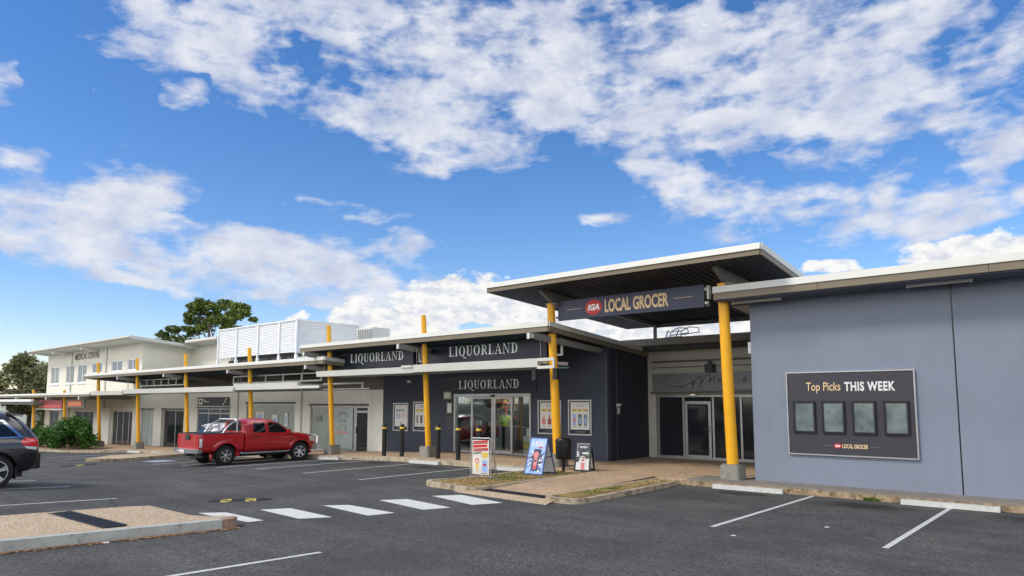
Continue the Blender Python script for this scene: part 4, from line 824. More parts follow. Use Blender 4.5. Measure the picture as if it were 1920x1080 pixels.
for s_ in (-1, 1): face.lathe([(.0, .0), (.012, .004), (.014, .012)], (s_ * .032, .140, 1.70), n=8)
face.box(-.012, .012, .14, .165, 1.655, 1.69); face.box(-.025, .025, .138, .148, 1.62, 1.632)
face.build('face', 'brownp', p, world=False)

# --- white row of shops
r = thing('shop_row', 'long white single storey shop row with a dark underside roof between store and medical centre', 'building', (-40, 20.4, -.7))
WH = [(-31.45, -26.66, -.22, 2.0), (-37.9, -32.87, -.38, 2.09), (-43.99, -39.82, 1.95, 2.48), (-44.0, -39.8, -.6, 1.80), (-49.24, -45.85, -.86, 1.68), (-52.6, -50.5, -.95, 1.66)]
mb = MB(); wall_holes(mb, -54.0, -25.56, -3, 2.75, 20.4, 20.7, WH); mb.build('wall', 'white', r)
MB().box(-54.0, -25.56, 20.42, 20.7, 2.75, 4.0).build('upper_wall', 'trimshade', r)  # top of the white wall, with the roof's shade painted in as grey
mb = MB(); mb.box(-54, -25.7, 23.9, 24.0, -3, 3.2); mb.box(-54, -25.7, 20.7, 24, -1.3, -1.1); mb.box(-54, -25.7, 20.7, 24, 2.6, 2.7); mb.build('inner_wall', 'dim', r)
window(r, -31.45, -27.72, -.22, 2.0, 20.46, 'blind', mull=(-29.75,), w_=.07)
window(r, -37.9, -32.87, -.38, 2.09, 20.46, 'blind', mull=(-35.8,), w_=.07)
window(r, -44.0, -39.8, -.6, 1.80, 20.46, 'blueglass', mull=(-42.6, -41.1), w_=.06, transom=(1.5,))
window(r, -52.6, -50.5, -.95, 1.66, 20.46, 'blind2', mull=(-51.5,), w_=.06)
d = window(r, -27.70, -26.66, -.22, 2.0, 20.46, 'darkglass', w_=.10, transom=(1.72,), name='door')
MB().box(-27.60, -27.56, 20.40, 20.46, .7, 1.0).build('handle', 'chrome', d)
window(r, -49.24, -45.85, -.86, 1.68, 20.6, 'darkglass', mull=(-47.5,), w_=.07, name='entrance')
mb = MB()
for a, b, q, t in WH: 
    if q < 1: mb.box(a - .06, b + .06, 20.37, 20.41, t, t + .09)
mb.build('lintel', 'trimshade', r)
fascia(r, -54.25, -25.55, 17.2, 3.80, 4.11, .50, .07, side_r=22.9, side_l=22.9)
MB().slope(-54.25, -25.55, 17.2, 22.9, 3.82, 4.09, 3.34, 3.61).build('roof', 'roof', r)
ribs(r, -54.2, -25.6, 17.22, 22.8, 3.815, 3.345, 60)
mb = MB(); e = MB()
for x in (-26.2, -33.0, -40.3, -47.0):
    beam(mb, x, .12, [(16.72, 3.60), (17.0, 3.55), (20.4, 3.30)], [(16.72, 3.72), (17.0, 3.73), (20.4, 3.47)]); e.box(x - .06, x + .06, 16.68, 16.72, 3.58, 3.74)
mb.build('rafter', 'steel', r); e.build('rafter_end_plate', 'trim', r)
frame_run(r, -35.42, -27.3, 3.13, 3.53, 5); frame_run(r, -47.56, -41.2, 3.17, 3.60, 6)
awning(r, -52.3, -46.88, 2.64, 2.90); awning(r, -46.86, -32.9, 2.70, 2.96); awning(r, -32.88, -27.2, 2.76, 3.05)
mb = MB(); mb.box(-27.2, -24.3, 18.3, 18.36, 2.95, 3.02); mb.box(-27.2, -23.9, 18.3, 18.36, 2.72, 2.77); mb.box(-24.4, -24.3, 18.301, 18.359, 2.77, 2.95); mb.box(-27.19, -25.6, 17.0, 17.05, 2.77, 2.88)
for x in (-32.9, -46.9): mb.box(x - .14, x + .14, 16.93, 16.964, 2.8, 2.9)
mb.build('awning_bracket', 'trim', r)
mb = MB()
for x in (-48.9, -46.3, -43.5): mb.lathe([(.0, 3.45), (.05, 3.47), (.05, 3.53)], (x, 18.6, 0), n=10)
mb.build('down_light', 'bright', r)
s = thing('shop_sign', 'black shop sign with a small white square logo above the blue glass window', 'sign', (-41.9, 20.4, 1.95))
MB().box(-43.97, -39.84, 20.41, 20.5, 1.97, 2.46).build('board', 'charcoal', s)
mb = MB(); mb.box(-43.8, -43.35, 20.40, 20.408, 2.04, 2.38); mb.box(-43.2, -42.9, 20.40, 20.408, 2.28, 2.33); mb.box(-43.2, -42.5, 20.40, 20.408, 2.18, 2.22)
mb.add([(-40.75, 20.402, 1.99), (-40.67, 20.402, 1.99), (-40.22, 20.402, 2.44), (-40.30, 20.402, 2.44)], [(0, 1, 2, 3)])
lg = mb.build('logo', 'letter', s); MB().box(-43.7, -43.45, 20.396, 20.3995, 2.14, 2.30).build('mark', 'charcoal', lg)
s = thing('window_poster', 'tall pale poster with a round face logo and red strip beside the glass door', 'poster', (-28.6, 20.4, .2))
MB().box(-29.55, -27.85, 20.43, 20.455, -.05, 1.90).build('panel', 'blind2', s)
mb = MB()
for i in range(14):
    a, b = R(20 + i * 10), R(30 + i * 10); mb.add([(-28.65 + .42 * math.cos(a), 20.425, 1.35 + .36 * math.sin(a)), (-28.65 + .42 * math.cos(b), 20.425, 1.35 + .36 * math.sin(b)), (-28.65 + .33 * math.cos(b), 20.425, 1.35 + .28 * math.sin(b)), (-28.65 + .33 * math.cos(a), 20.425, 1.35 + .28 * math.sin(a))], [(3, 2, 1, 0)])
for x, z, w_, h_ in ((-28.85, 1.28, .12, .10), (-28.5, 1.28, .16, .16), (-28.72, 1.05, .2, .06), (-28.42, .95, .1, .22), (-28.95, .92, .2, .08)): mb.box(x - w_ / 2, x + w_ / 2, 20.42, 20.428, z - h_ / 2, z + h_ / 2)
mb.build('face_print', 'greyp', s)
MB().box(-29.1, -28.2, 20.42, 20.428, .68, .76).build('red_strip', 'pinkp', s)
for lab, a, b, z0_, z1_, m_ in (('small white notice low in the right half of the blinded window above the pickup', -35.2, -34.6, .9, 1.5, 'paper'), ('narrow pale notice at the right edge of the blinded window above the pickup', -33.9, -33.6, .9, 1.6, 'paper'), ('grey sticker on the left glass of the white shop beside the round face poster', -31.0, -30.5, 1.2, 1.5, 'greyp')):
    q_ = thing('window_notice', lab, 'poster', ((a + b) / 2, 20.4, z0_)); MB().box(a, b, 20.45, 20.46, z0_, z1_).build('sheet', m_, q_); MB().box(a + .08, b - .08, 20.445, 20.449, z0_ + .1, z1_ - .2).build('print', 'skyp' if m_ == 'paper' else 'paper', q_)
s = thing('window_notice', 'small blue and white notice in the left half of the blinded window above the pickup', 'poster', (-36.4, 20.4, 1))
MB().box(-36.9, -36.0, 20.45, 20.46, .95, 1.65).build('sheet', 'paper', s); MB().box(-36.75, -36.2, 20.445, 20.449, 1.1, 1.5).build('print', 'skyp', s)

# --- medical centre
m = thing('medical_centre', 'two storey cream medical centre with an overhanging pale roof at the far left', 'building', (-63, 20.4, -1.2))
MH = [(-72.94, -70.75, 3.79, 5.34), (-68.95, -66.93, 3.79, 5.34), (-66.05, -63.95, 3.79, 5.34), (-62.71, -60.6, 4.48, 5.37), (-58.63, -56.51, 4.50, 5.37), (-55.52, -53.64, 4.50, 5.37)]
LHo = [(-57.84, -53.82, -1.05, 1.55), (-66.0, -61.38, -1.1, 1.5), (-72.6, -70.2, -1.2, 1.5)]
mb = MB(); wall_holes(mb, -73.95, -52.8, -3, 6.55, 20.38, 20.7, MH + LHo); mb.box(-53.1, -52.8, 20.7, 23.9, -3, 6.5); mb.box(-73.95, -73.6, 20.7, 30, -3, 6.4); mb.box(-52.8, -46.8, 23.9, 24.2, -3, 6.5)
mb.build('wall', 'cream', m)
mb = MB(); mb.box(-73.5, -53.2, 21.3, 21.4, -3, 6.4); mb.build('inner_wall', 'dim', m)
for x0, x1, z0, z1 in MH:
    fw = window(m, x0, x1, z0, z1, 20.42, 'blueglass', mull=((x0 + x1) / 2,), fr='bright', w_=.09)
    MB().box(x0 - .12, x1 + .12, 20.30, 20.378, z0 - .10, z0 - .01).build('sill', 'bright', fw)
window(m, -57.84, -53.82, -1.05, 1.55, 20.44, 'darkglass', mull=(-57.0, -55.9, -54.8), w_=.09, name='entrance')
window(m, -66.0, -61.38, -1.1, 1.5, 20.44, 'darkglass', mull=(-64.4, -62.9), w_=.09)
window(m, -72.6, -70.2, -1.2, 1.5, 20.44, 'blueglass', mull=(-71.4,), w_=.09)
mb = MB()
for a, b in ((-61.3, -58.0), (-53.6, -52.8)): mb.box(a, b, 20.2, 20.376, -2, 1.75)
mb.build('pilaster', 'white', m)
mb = MB(); mb.slope(-75.2, -51.6, 19.0, 32, 6.60, 6.80, 5.43, 5.63); mb.slope(-51.6, -46.85, 22.8, 32, 6.44, 6.70, 5.6, 5.86); mb.build('roof', 'trim', m)
mb = MB(); mb.slope(-75.1, -51.7, 19.05, 20.4, 6.57, 6.599, 6.5, 6.53); mb.slope(-52.8, -51.7, 20.4, 23.9, 6.45, 6.48, 6.13, 6.16); mb.build('soffit', 'cream', m)
mb = MB(); mb.box(-75.2, -51.6, 18.96, 19.0, 6.60, 6.69); mb.build('fascia', 'taupe', m)
MB().box(-51.6, -46.85, 22.76, 22.8, 6.43, 6.52).build('fascia', 'taupe', m)
mb = MB()
for x in (-68.7, -61.9): beam(mb, x, .35, [(19.2, 6.32), (20.38, 6.18)], [(19.2, 6.57), (20.38, 6.5)])
mb.build('roof_bracket', 'cream', m)
for x, z1_ in ((-59.6, 6.5), (-67.5, 6.5)): MB().tube((x, 20.32, -1.1), (x, 20.32, z1_), .05, n=10).build('downpipe', 'trim', m)
MB().tube((-53.2, 20.3, -1.0), (-53.2, 20.3, 3.2), .05, n=10).build('downpipe', 'trim', m)
for x in (-32.2, -38.8): MB().tube((x, 20.34, -.4), (x, 20.34, 3.0), .045, n=10).build('downpipe', 'trim', r)
s = tag(text_mesh('MEDICAL CENTRE', .52, 5.6, 20.36, -64.0, 6.03 - .05, bold=.012).build('wall_lettering', 'charcoal'), 'dark grey capital letters MEDICAL CENTRE on the cream upper wall', 'sign')

# louvred plant screen standing on the row's roof
s = thing('louvre_screen', 'tall white louvred screen round the rooftop plant, in front of the dark tree', 'screen', (-42, 23, 3.4))
mb = MB()
for i in range(19):
    z = 5.17 + i * .102
    mb.hexa([(-46.7, 22.96, z), (-37.02, 22.96, z), (-37.02, 23.04, z + .09), (-46.7, 23.04, z + .09), (-46.7, 22.96, z + .05), (-37.02, 22.96, z + .05), (-37.02, 23.04, z + .135), (-46.7, 23.04, z + .135)])
    mb.hexa([(-37.07, 23.05, z + .09), (-36.99, 23.05, z), (-36.99, 27.4, z), (-37.07, 27.4, z + .09), (-37.07, 23.05, z + .135), (-36.99, 23.05, z + .05), (-36.99, 27.4, z + .05), (-37.07, 27.4, z + .135)])
mb.build('louvres', mat('pale_grey_louvre', (.74, .75, .75), .5, var=.04), s)
for i, x in enumerate((-46.75, -44.2, -41.45, -38.91, -37.0)):
    mb = MB(); mb.box(x - .045, x + .045, 22.88, 22.95, 3.5, 7.1); mb.box(x - .06, x + .12, 22.85, 22.98, 4.72, 4.98); mb.build('post', 'bright', s)
for y in (25.0, 27.36): MB().box(-36.98, -36.90, y, y + .08, 3.5, 7.07).build('post', 'bright', s)
MB().box(-46.8, -36.95, 22.88, 22.955, 7.08, 7.14).build('top_rail', 'bright', s); MB().box(-37.0, -36.9, 22.96, 27.4, 7.08, 7.14).build('top_rail', 'bright', s)
for k in range(5):
    x = -46.3 + k * 1.85; u = MB(); u.box(x, x + 1.4, 23.5, 24.3, 3.5, 5.0); u.box(x + .1, x + 1.3, 23.45, 23.5, 3.8, 4.95, 1)
    tag(u.build('air_conditioner', ['trimshade', 'charcoal']), ['leftmost', 'second', 'middle', 'fourth', 'rightmost'][k] + ' grey air conditioner in the gap below the white louvred screen', 'air conditioner', 'plant under the louvred screen')
s = thing('plant_box', 'grey slatted rooftop box behind the roof between the louvred screen and the cloud', 'rooftop unit', (-26.2, 20, 4.3))
MB().box(-27.1, -25.85, 20.0, 20.95, 4.2, 5.62).build('casing', 'trim', s)
mb = MB()
for i in range(9): mb.box(-27.0 + i * .13, -26.93 + i * .13, 19.96, 20.0, 4.3, 5.55)
mb.build('grille', mat('grey_grille', (.33, .34, .34), .5), s)
mb = MB(); mb.box(-37.7, -33.5, 23.6, 27.5, 3.0, 4.78); mb.slope(-37.9, -33.3, 23.4, 27.7, 4.78, 4.9, 5.0, 5.12, 1)
tag(mb.build('roof_plant_room', ['trimshade', 'bright']), 'pale flat-topped rooftop enclosure right of the louvred screen', 'rooftop unit')

# --- low covered walkway at the far left
k = thing('covered_walkway', 'low flat covered walkway roof along the front of the medical centre', 'canopy', (-76, 17.2, 2.5))
fascia(k, -100, -53.0, 17.2, 2.56, 2.86, .5, .08, side_r=20.2, drop=-.03)
MB().box(-100, -53.0, 17.2, 20.37, 2.58, 2.82).build('roof', 'roof', k)
mb = MB(); e = MB()
for x in (-54.3, -61.4, -69.2, -77, -85): mb.box(x - .08, x + .08, 16.95, 20.3, 2.38, 2.56); e.box(x - .10, x + .10, 16.9, 16.95, 2.36, 2.56)
mb.build('rafter', 'steel', k); e.build('rafter_end_plate', 'trim', k)
a = MB().box(-100, -64.4, 16.75, 16.95, 2.22, 2.42).build('awning', 'bright', k); MB().box(-100, -64.5, 16.96, 18.4, 2.0, 2.2).build('awning_sheet', 'steel', a)
s = thing('red_shop_sign', 'red hanging sign board under the low walkway roof above the left yellow column', 'sign', (-63, 17.7, 1.7))
MB().box(-65.8, -60.2, 17.65, 17.72, 1.72, 2.36).build('board', mat('faded_red', (.36, .06, .075), .5), s); MB().box(-65.7, -60.3, 17.64, 17.648, 1.76, 1.98).build('band', 'red', s)
mb = MB()
for i in range(9): mb.box(-65.2 + i * .52, -64.85 + i * .52, 17.63, 17.638, 1.83, 1.90)
mb.build('lettering', 'pinkp', s); MB().box(-66.6, -60.1, 17.66, 17.73, 1.60, 1.68).build('rail', 'trim', s)
s = thing('orange_shop_sign', 'orange sign board with a pale border hanging above the round bushes', 'sign', (-57.3, 17.7, 1.8))
MB().box(-59.2, -55.4, 17.65, 17.72, 1.78, 2.46).build('board', 'trimshade', s); MB().box(-58.8, -56.0, 17.635, 17.648, 1.90, 2.28).build('panel', 'orange', s)
mb = MB(); 
for i in range(6): mb.box(-58.4 + i * .36, -58.15 + i * .36, 17.625, 17.633, 2.05, 2.14)
mb.build('lettering', 'gold', s)
s = thing('far_building', 'distant pale green-grey building seen beneath the low walkway roof', 'building', (-95, 24, -1.7))
MB().box(-118, -80, 26, 34, -3, 2.6).build('wall', mat('pale_green_wall', (.36, .40, .36), .8), s); MB().box(-118.5, -79.5, 25.6, 34.5, 2.6, 2.8).build('roof', 'steel', s)

# --- yellow columns with their concrete feet
def column(x, top, label, y=17.85, r0=.106, foot=True, lean=.065):
    zb = ter(x, 17) + .15
    t = thing('yellow_column', label, 'column', (x, y, zb), group='yellow columns along the walkway')
    zt = top - zb; mb = MB(); z0 = .30
    mb.lathe([(r0, z0), (r0 * .97, z0 + (zt - z0) * .5), (r0 * .88, zt), (0, zt + .001)], n=20)
    mb.v = [(a, b - lean * (c_ - z0), c_) for a, b, c_ in mb.v]; mb.build('shaft', 'yellow', t, world=False, smooth=40)
    pl = MB(); pl.box(-.2, .2, -.2, .2, .382, .40)
    for bx in (-.16, .16):
        for by in (-.16, .16): pl.tube((bx, by, .40), (bx, by, .43), .016, n=6)
    pl.build('base_plate', 'steel', t, world=False)
    if foot:
        f = MB(); w0, w1 = .28, .25
        f.prism([(-w0 + .05, -w0), (w0 - .05, -w0), (w0, -w0 + .05), (w0, w0 - .05), (w0 - .05, w0), (-w0 + .05, w0), (-w0, w0 - .05), (-w0, -w0 + .05)], -.25, .38)
        f.v = [(a * (w1 / w0 if c_ > 0 else 1), b * (w1 / w0 if c_ > 0 else 1), c_) for a, b, c_ in f.v]
        f.build('concrete_foot', 'conc', t, world=False)
column(-7.83, 5.30, 'thick yellow column on a concrete foot at the left end of the blue-grey wall', r0=.15)
column(-13.6, 5.30, 'yellow column behind the black litter bin under the tall canopy', r0=.14)
column(-19.65, 5.42, 'yellow column between the two groups of black bollards')
column(-25.75, 5.48, 'yellow column at the nose of the red pickup')
column(-32.5, 4.85, 'yellow column rising behind the cab of the red pickup')
column(-39.5, 4.87, 'yellow column just left of the red pickup')
column(-46.2, 4.9, 'yellow column between the dark entrance and the glass doors of the medical centre')
column(-52.75, 4.88, 'yellow column immediately right of the large round bush')
column(-59.65, 3.07, 'yellow column rising behind the large round bush under the low roof')
column(-67.15, 3.20, 'leftmost yellow column, between the dark wagon and the red sign')

# ------------------------------------------------------------------ boards, posters and small fittings
s = thing('poster_board', 'large charcoal board reading Top Picks THIS WEEK with four framed windows on the blue wall', 'sign', (-4.95, 17.95, .87))
mb = MB(); x0, x1, z0, z1 = -6.40, -3.51, .87, 2.91
mb.box(x0, x1, 17.93, 18.0, z0, z0 + .03); mb.box(x0, x1, 17.93, 18.0, z1 - .03, z1); mb.box(x0, x0 + .03, 17.931, 17.999, z0 + .03, z1 - .03); mb.box(x1 - .03, x1, 17.931, 17.999, z0 + .03, z1 - .03)
mb.build('frame', 'alu', s); MB().box(x0 + .03, x1 - .03, 17.95, 17.99, z0 + .03, z1 - .03).build('board', 'charcoal', s)
text_mesh('Top Picks', .27, .80, 17.944, -5.51, 2.51, bold=.004, shear=.05).build('lettering', 'gold', s)
text_mesh('THIS WEEK', .225, 1.10, 17.944, -4.47, 2.535, bold=.036, spacing=1.12).build('lettering', 'paper', s)
text_mesh('LOCAL GROCER', .10, .57, 17.944, -4.84, 1.115, bold=.03).build('lettering', 'gold', s)
o_ = oval(-5.23, 1.115, .09, .055, 17.945, 'red', s); text_mesh('IGA', .05, .11, 17.942, -5.23, 1.115, bold=.04, shear=.25).build('lettering', 'letter', o_)
mb = MB(); mb.box(-5.56, -5.36, 17.943, 17.946, 1.112, 1.118); mb.box(-4.5, -4.3, 17.943, 17.946, 1.112, 1.118); mb.build('stripe', 'greyp', s)
for a, b in ((-6.24, -5.71), (-5.555, -5.03), (-4.87, -4.35), (-4.185, -3.66)):
    mb = MB(); mb.box(a, b, 17.90, 17.949, 1.41, 1.455); mb.box(a, b, 17.90, 17.949, 2.145, 2.19); mb.box(a, a + .045, 17.901, 17.948, 1.455, 2.145); mb.box(b - .045, b, 17.901, 17.948, 1.455, 2.145)
    f = mb.build('poster_frame', 'black', s); MB().box(a + .04, b - .04, 17.92, 17.93, 1.45, 2.15).build('pane', 'greyglass', f)

def wall_poster(label, x0, x1, z0, z1, kind):
    y = 20.4; s = thing('wall_poster', label, 'poster', ((x0 + x1) / 2, y, z0), group='framed posters on the slate wall')
    mb = MB(); w_ = .05
    mb.box(x0, x1, y - .05, y, z0, z0 + w_); mb.box(x0, x1, y - .05, y, z1 - w_, z1); mb.box(x0, x0 + w_, y - .049, y - .001, z0 + w_, z1 - w_); mb.box(x1 - w_, x1, y - .049, y - .001, z0 + w_, z1 - w_)
    mb.build('frame', 'alu', s)
    MB().box(x0 + w_, x1 - w_, y - .02, y - .005, z0 + w_, z1 - w_).build('backing', 'navy', s)
    a, b, q, t = x0 + .10, x1 - .10, z0 + .2, z1 - .09
    MB().box(a, b, y - .026, y - .0205, q, t).build('sheet', 'paper', s)
    mb = MB(); W, H = b - a, t - q; yy = y - .031
    if kind == 0:
        for i in range(4): mb.box(a + W * (.14 + i * .18), a + W * (.27 + i * .18), yy, yy + .004, t - H * .30, t - H * .20, 1)
        for cx, mi in ((.30, 3), (.68, 2)):
            for i in range(16):
                if cx > .5 and i in (11, 12): continue
                a0, a1 = i * .3927, (i + 1) * .3927; c_, z_ = a + W * cx, q + H * .47
                mb.add([(c_ + W * .15 * math.cos(a0), yy, z_ + H * .12 * math.sin(a0)), (c_ + W * .15 * math.cos(a1), yy, z_ + H * .12 * math.sin(a1)), (c_ + W * .10 * math.cos(a1), yy, z_ + H * .085 * math.sin(a1)), (c_ + W * .10 * math.cos(a0), yy, z_ + H * .085 * math.sin(a0))], [(3, 2, 1, 0)], mi)
        mb.box(a + W * .45, a + W * .55, yy, yy + .004, q + H * .12, q + H * .2, 1)
    else:
        pts = [(a + W * (.3 + .45 * i / 30), yy + .002, t - H * .12 + H * .035 * math.sin(i * .9)) for i in range(31)]; mb.path(pts, .006, 4, 1)
        for i in range(3): 
            c_ = a + W * (.2 + .3 * i); mb.box(c_ - W * .13, c_ + W * .13, yy, yy + .004, t - H * .34, t - H * .24, 0); mb.box(c_ - W * .07, c_ + W * .07, yy - .002, yy, t - H * .31, t - H * .27, 1)
            if kind == 1:
                mb.wall_prism([(c_ - W * .09, q + H * .16), (c_ + W * .09, q + H * .16), (c_ + W * .1, q + H * .34), (c_ + W * .03, q + H * .42), (c_ + W * .03, q + H * .52), (c_ - W * .03, q + H * .52), (c_ - W * .03, q + H * .42), (c_ - W * .1, q + H * .34)][::1], yy, yy + .004, 2 if i != 1 else 4)
            elif kind == 2:
                mb.box(c_ - W * .09, c_ + W * .09, yy, yy + .004, q + H * .14, q + H * .56, (5, 6, 1)[i]); mb.box(c_ - W * .05, c_ + W * .05, yy - .002, yy, q + H * .22, q + H * .44, (2, 5, 5)[i])
            else:
                mb.box(c_ - W * .07, c_ + W * .07, yy, yy + .004, q + H * .14, q + H * .50, (1, 7, 1)[i])
            mb.box(c_ - W * .08, c_ + W * .08, yy, yy + .004, q + H * .08, q + H * .105, 1)
    mb.build('print', ['yprint', 'greyp', 'pinkp', 'bluep', 'brownp', 'skyp', 'greenp', 'charcoal'], s)
    MB().box(a + W * .25, b - W * .25, y - .026, y - .0205, z0 + .11, z0 + .13).build('footer_print', 'greyp', s)
wall_poster('white framed poster with blue and red round marks, leftmost on the slate wall', -24.78, -23.75, .90, 2.14, 0)
wall_poster('white framed poster half hidden behind a yellow column, second from the slate wall left end', -23.42, -22.38, .92, 2.19, 3)
wall_poster('white framed poster of brown bottles just right of the sliding doors', -16.43, -15.35, 1.00, 2.24, 1)
wall_poster('white framed poster of cans at the right end of the slate wall', -15.03, -14.02, 1.00, 2.25, 2)
s = thing('door_notice', 'small cream notice box left of the top of the sliding door frame', 'notice', (-21.25, 20.4, 2.3)); MB().box(-21.48, -21.04, 20.34, 20.398, 2.30, 2.60).build('casing', 'box', s); MB().box(-21.42, -21.1, 20.33, 20.338, 2.36, 2.54).build('print', 'paper', s)
s = thing('opening_hours_sign', 'narrow pale notice in a thin frame in the middle of the three beside the doors', 'notice', (-21.15, 20.4, 1.68)); MB().box(-21.34, -20.98, 20.37, 20.398, 1.68, 2.18).build('frame', 'trimshade', s); MB().box(-21.28, -21.04, 20.362, 20.368, 1.74, 2.12).build('sheet', 'paper', s)
s = thing('wall_grille', 'small grey-framed panel lowest of the three beside the sliding doors', 'panel', (-21.15, 20.4, 1.1)); MB().box(-21.34, -20.98, 20.38, 20.398, 1.1, 1.6).build('frame', 'trimshade', s)
mb = MB()
for i in range(2):
    for j in range(4): mb.box(-21.31 + i * .16, -21.17 + i * .16, 20.372, 20.379, 1.13 + j * .115, 1.22 + j * .115)
mb.build('slots', 'darkwall', s)
s = thing('wall_tap', 'small white fitting on the dark side wall beside the entrance court', 'wall fitting', (-13.38, 21.03, 1.74))
mb = MB(); mb.box(-13.374, -13.32, 20.97, 21.10, 1.74, 2.02); mb.build('casing', 'greyp', s)
mb = MB(); mb.box(-13.374, -13.30, 20.96, 21.15, 2.03, 2.11); mb.box(-13.318, -13.312, 21.0, 21.07, 1.78, 1.98); mb.build('cover', 'paper', s)

# --- black bollards
def bollard(x, y, label, first=[None]):
    z = ter(x, 17) + .15
    if first[0] is None:
        t = thing('bollard', label, 'bollard', (x, y, z), group='black bollards along the kerb')
        MB().lathe([(.085, -.1), (.085, 1.00), (.092, 1.005), (.092, 1.03), (.085, 1.035)], n=18).build('post', 'black', t, world=False, smooth=50)
        MB().lathe([(.085, 1.035), (.095, 1.04), (.095, 1.11), (.085, 1.115)], n=18).build('reflective_band', mat('yellow_band', (.78, .55, .06), .4), t, world=False, smooth=50)
        MB().lathe([(.085, 1.115), (.10, 1.12), (.10, 1.15), (.085, 1.185), (.05, 1.21), (0, 1.22)], n=18).build('cap', 'black', t, world=False, smooth=50)
        first[0] = t
    else:
        t = copy_tree(first[0]); t.location = (x, y, z); t['label'] = label
bollard(-21.75, 17.45, 'leftmost black bollard, standing by the white wall edge')
bollard(-20.75, 17.5, 'black bollard in front of the leftmost slate wall poster')
bollard(-18.75, 17.5, 'black bollard just right of the yellow column')
bollard(-17.72, 17.5, 'black bollard in front of the left glass door panel')
bollard(-16.72, 17.5, 'rightmost black bollard, mostly hidden behind the red price sign')

# --- litter bin
b_ = thing('litter_bin', 'black round litter bin on a post in front of the yellow column', 'bin', (-12.85, 17.15, .13))
MB().lathe([(.0, .32), (.22, .325), (.235, .35), (.235, .86), (.245, .865), (.245, .89), (.235, .90), (.22, .93), (.15, .955), (.0, .96)], n=28).build('drum', 'black', b_, world=False, smooth=40)
MB().lathe([(.05, -.05), (.05, .32)], n=12).build('post', 'black', b_, world=False, smooth=50)
mb = MB(); mb.path([(-.08, 0, .94), (-.08, 0, 1.06), (.08, 0, 1.06), (.08, 0, .94)], .009, 6); mb.build('lid_handle', 'blackcar', b_, world=False)
mb = MB(); mb.box(.10, .24, -.10, .10, .72, .80); mb.build('slot', 'cloth', b_, world=False)

# --- pavement signs
a_ = thing('wire_frame_sign', 'white and red menu sign in a thin steel frame standing on the dry garden bed', 'sign', (-13.08, 13.78, .10), R(15))
mb = MB(); mb.path([(-.30, -.02, 0), (-.30, 0, 1.06), (-.26, 0, 1.10), (.26, 0, 1.10), (.30, 0, 1.06), (.30, -.02, 0)], .014, 8); mb.path([(-.30, .42, 0), (-.30, .0, 1.0)], .012, 6); mb.path([(.30, .42, 0), (.30, .0, 1.0)], .012, 6)
mb.path([(-.30, -.02, .03), (-.30, .42, .03)], .010, 6); mb.path([(.30, -.02, .03), (.30, .42, .03)], .010, 6); mb.path([(-.30, .42, .03), (.30, .42, .03)], .010, 6); mb.build('wire_stand', 'alu', a_, world=False)
MB().box(-.25, .25, -.022, -.006, .14, 1.05).build('panel', mat('cream_panel', (.70, .66, .60), .5), a_, world=False)
mb = MB(); y = -.0245
for k, (xa, xb, za, zb) in enumerate(((-.23, .22, .93, 1.02), (-.23, .20, .84, .91), (-.22, .23, .74, .82), (-.22, .02, .66, .72))):
    mb.add([(xa, y, za), (xb, y, za + .03), (xb, y, zb + .03), (xa, y, zb)], [(0, 1, 2, 3)], 0 if k != 3 else 1)
for k in range(14):
    xa = -.2 + (k % 7) * .06; za = .955 if k < 7 else .765
    mb.add([(xa, y - .001, za), (xa + .035, y - .001, za + .003), (xa + .04, y - .001, za + .045), (xa + .005, y - .001, za + .042)], [(0, 1, 2, 3)], 1)
mb.box(.04, .23, y - .002, y, .60, .72, 2)
mb.add([(-.12, y, .22), (-.09, y, .22), (-.05, y, .48), (-.16, y, .48)], [(0, 1, 2, 3)], 2)
mb.add([(-.105 + .06 * math.cos(i * .524), y - .0008, .50 + .075 * math.sin(i * .524)) for i in range(12)], [tuple(range(12))], 0)
mb.add([(-.105 + .035 * math.cos(i * .524), y - .0014, .49 + .05 * math.sin(i * .524)) for i in range(12)], [tuple(range(12))], 3)
mb.add([(.05, y, .20), (.20, y, .20), (.21, y, .52), (.04, y, .52)], [(0, 1, 2, 3)], 4)
mb.add([(.125 + .055 * math.cos(i * .524), y - .001, .40 + .035 * math.sin(i * .524)) for i in range(12)], [tuple(range(12))], 0)
for k in range(3): mb.box(.06 + k * .05, .075 + k * .05, y - .002, y, .54, .64, 2)
mb.box(.02, .2, y - .001, y, .165, .185, 1)
mb.build('print', ['pinkp' if False else 'red', 'greyp', 'yprint', 'paper', 'skyp'], a_, world=False)

def a_frame(name, label, loc, rz, w, h, dep, fr, face, prints, b=.03):
    t = thing(name, label, 'sign', loc, rz); ang = math.atan2(dep / 2, h)
    for sgn, nm in ((-1, 'front'), (1, 'back')):
        m_ = MB(); m_.box(-w / 2, w / 2, -.012, .012, 0, .05); m_.box(-w / 2, w / 2, -.012, .012, h - .035, h)
        m_.box(-w / 2, -w / 2 + b, -.011, .011, .05, h - .035); m_.box(w / 2 - b, w / 2, -.011, .011, .05, h - .035)
        f = MB().box(-w / 2 + .03, w / 2 - .03, -.006, .006, .05, h - .035)
        pr = prints() if (prints and sgn < 0) else None
        for q in (m_, f, pr):
            if q is None: continue
            q.v = [(x * (1 + .04 * (h - z) * 2), (y * sgn * -1 if sgn > 0 else y) + sgn * (h - z) * math.sin(ang), z * math.cos(ang)) for x, y, z in q.v]
        p_ = m_.build(nm + '_frame', fr, t, world=False); f.build('face', face if sgn < 0 else 'paper', p_, world=False)
        if pr: pr.build('print', PR, p_, world=False)
    m_ = MB(); m_.box(w / 2 - .01, w / 2 + .005, -dep * .26, dep * .26, h * .45, h * .47); m_.box(-w / 2 - .005, -w / 2 + .01, -dep * .26, dep * .26, h * .45, h * .47); m_.build('brace', 'black', t, world=False)
    return t
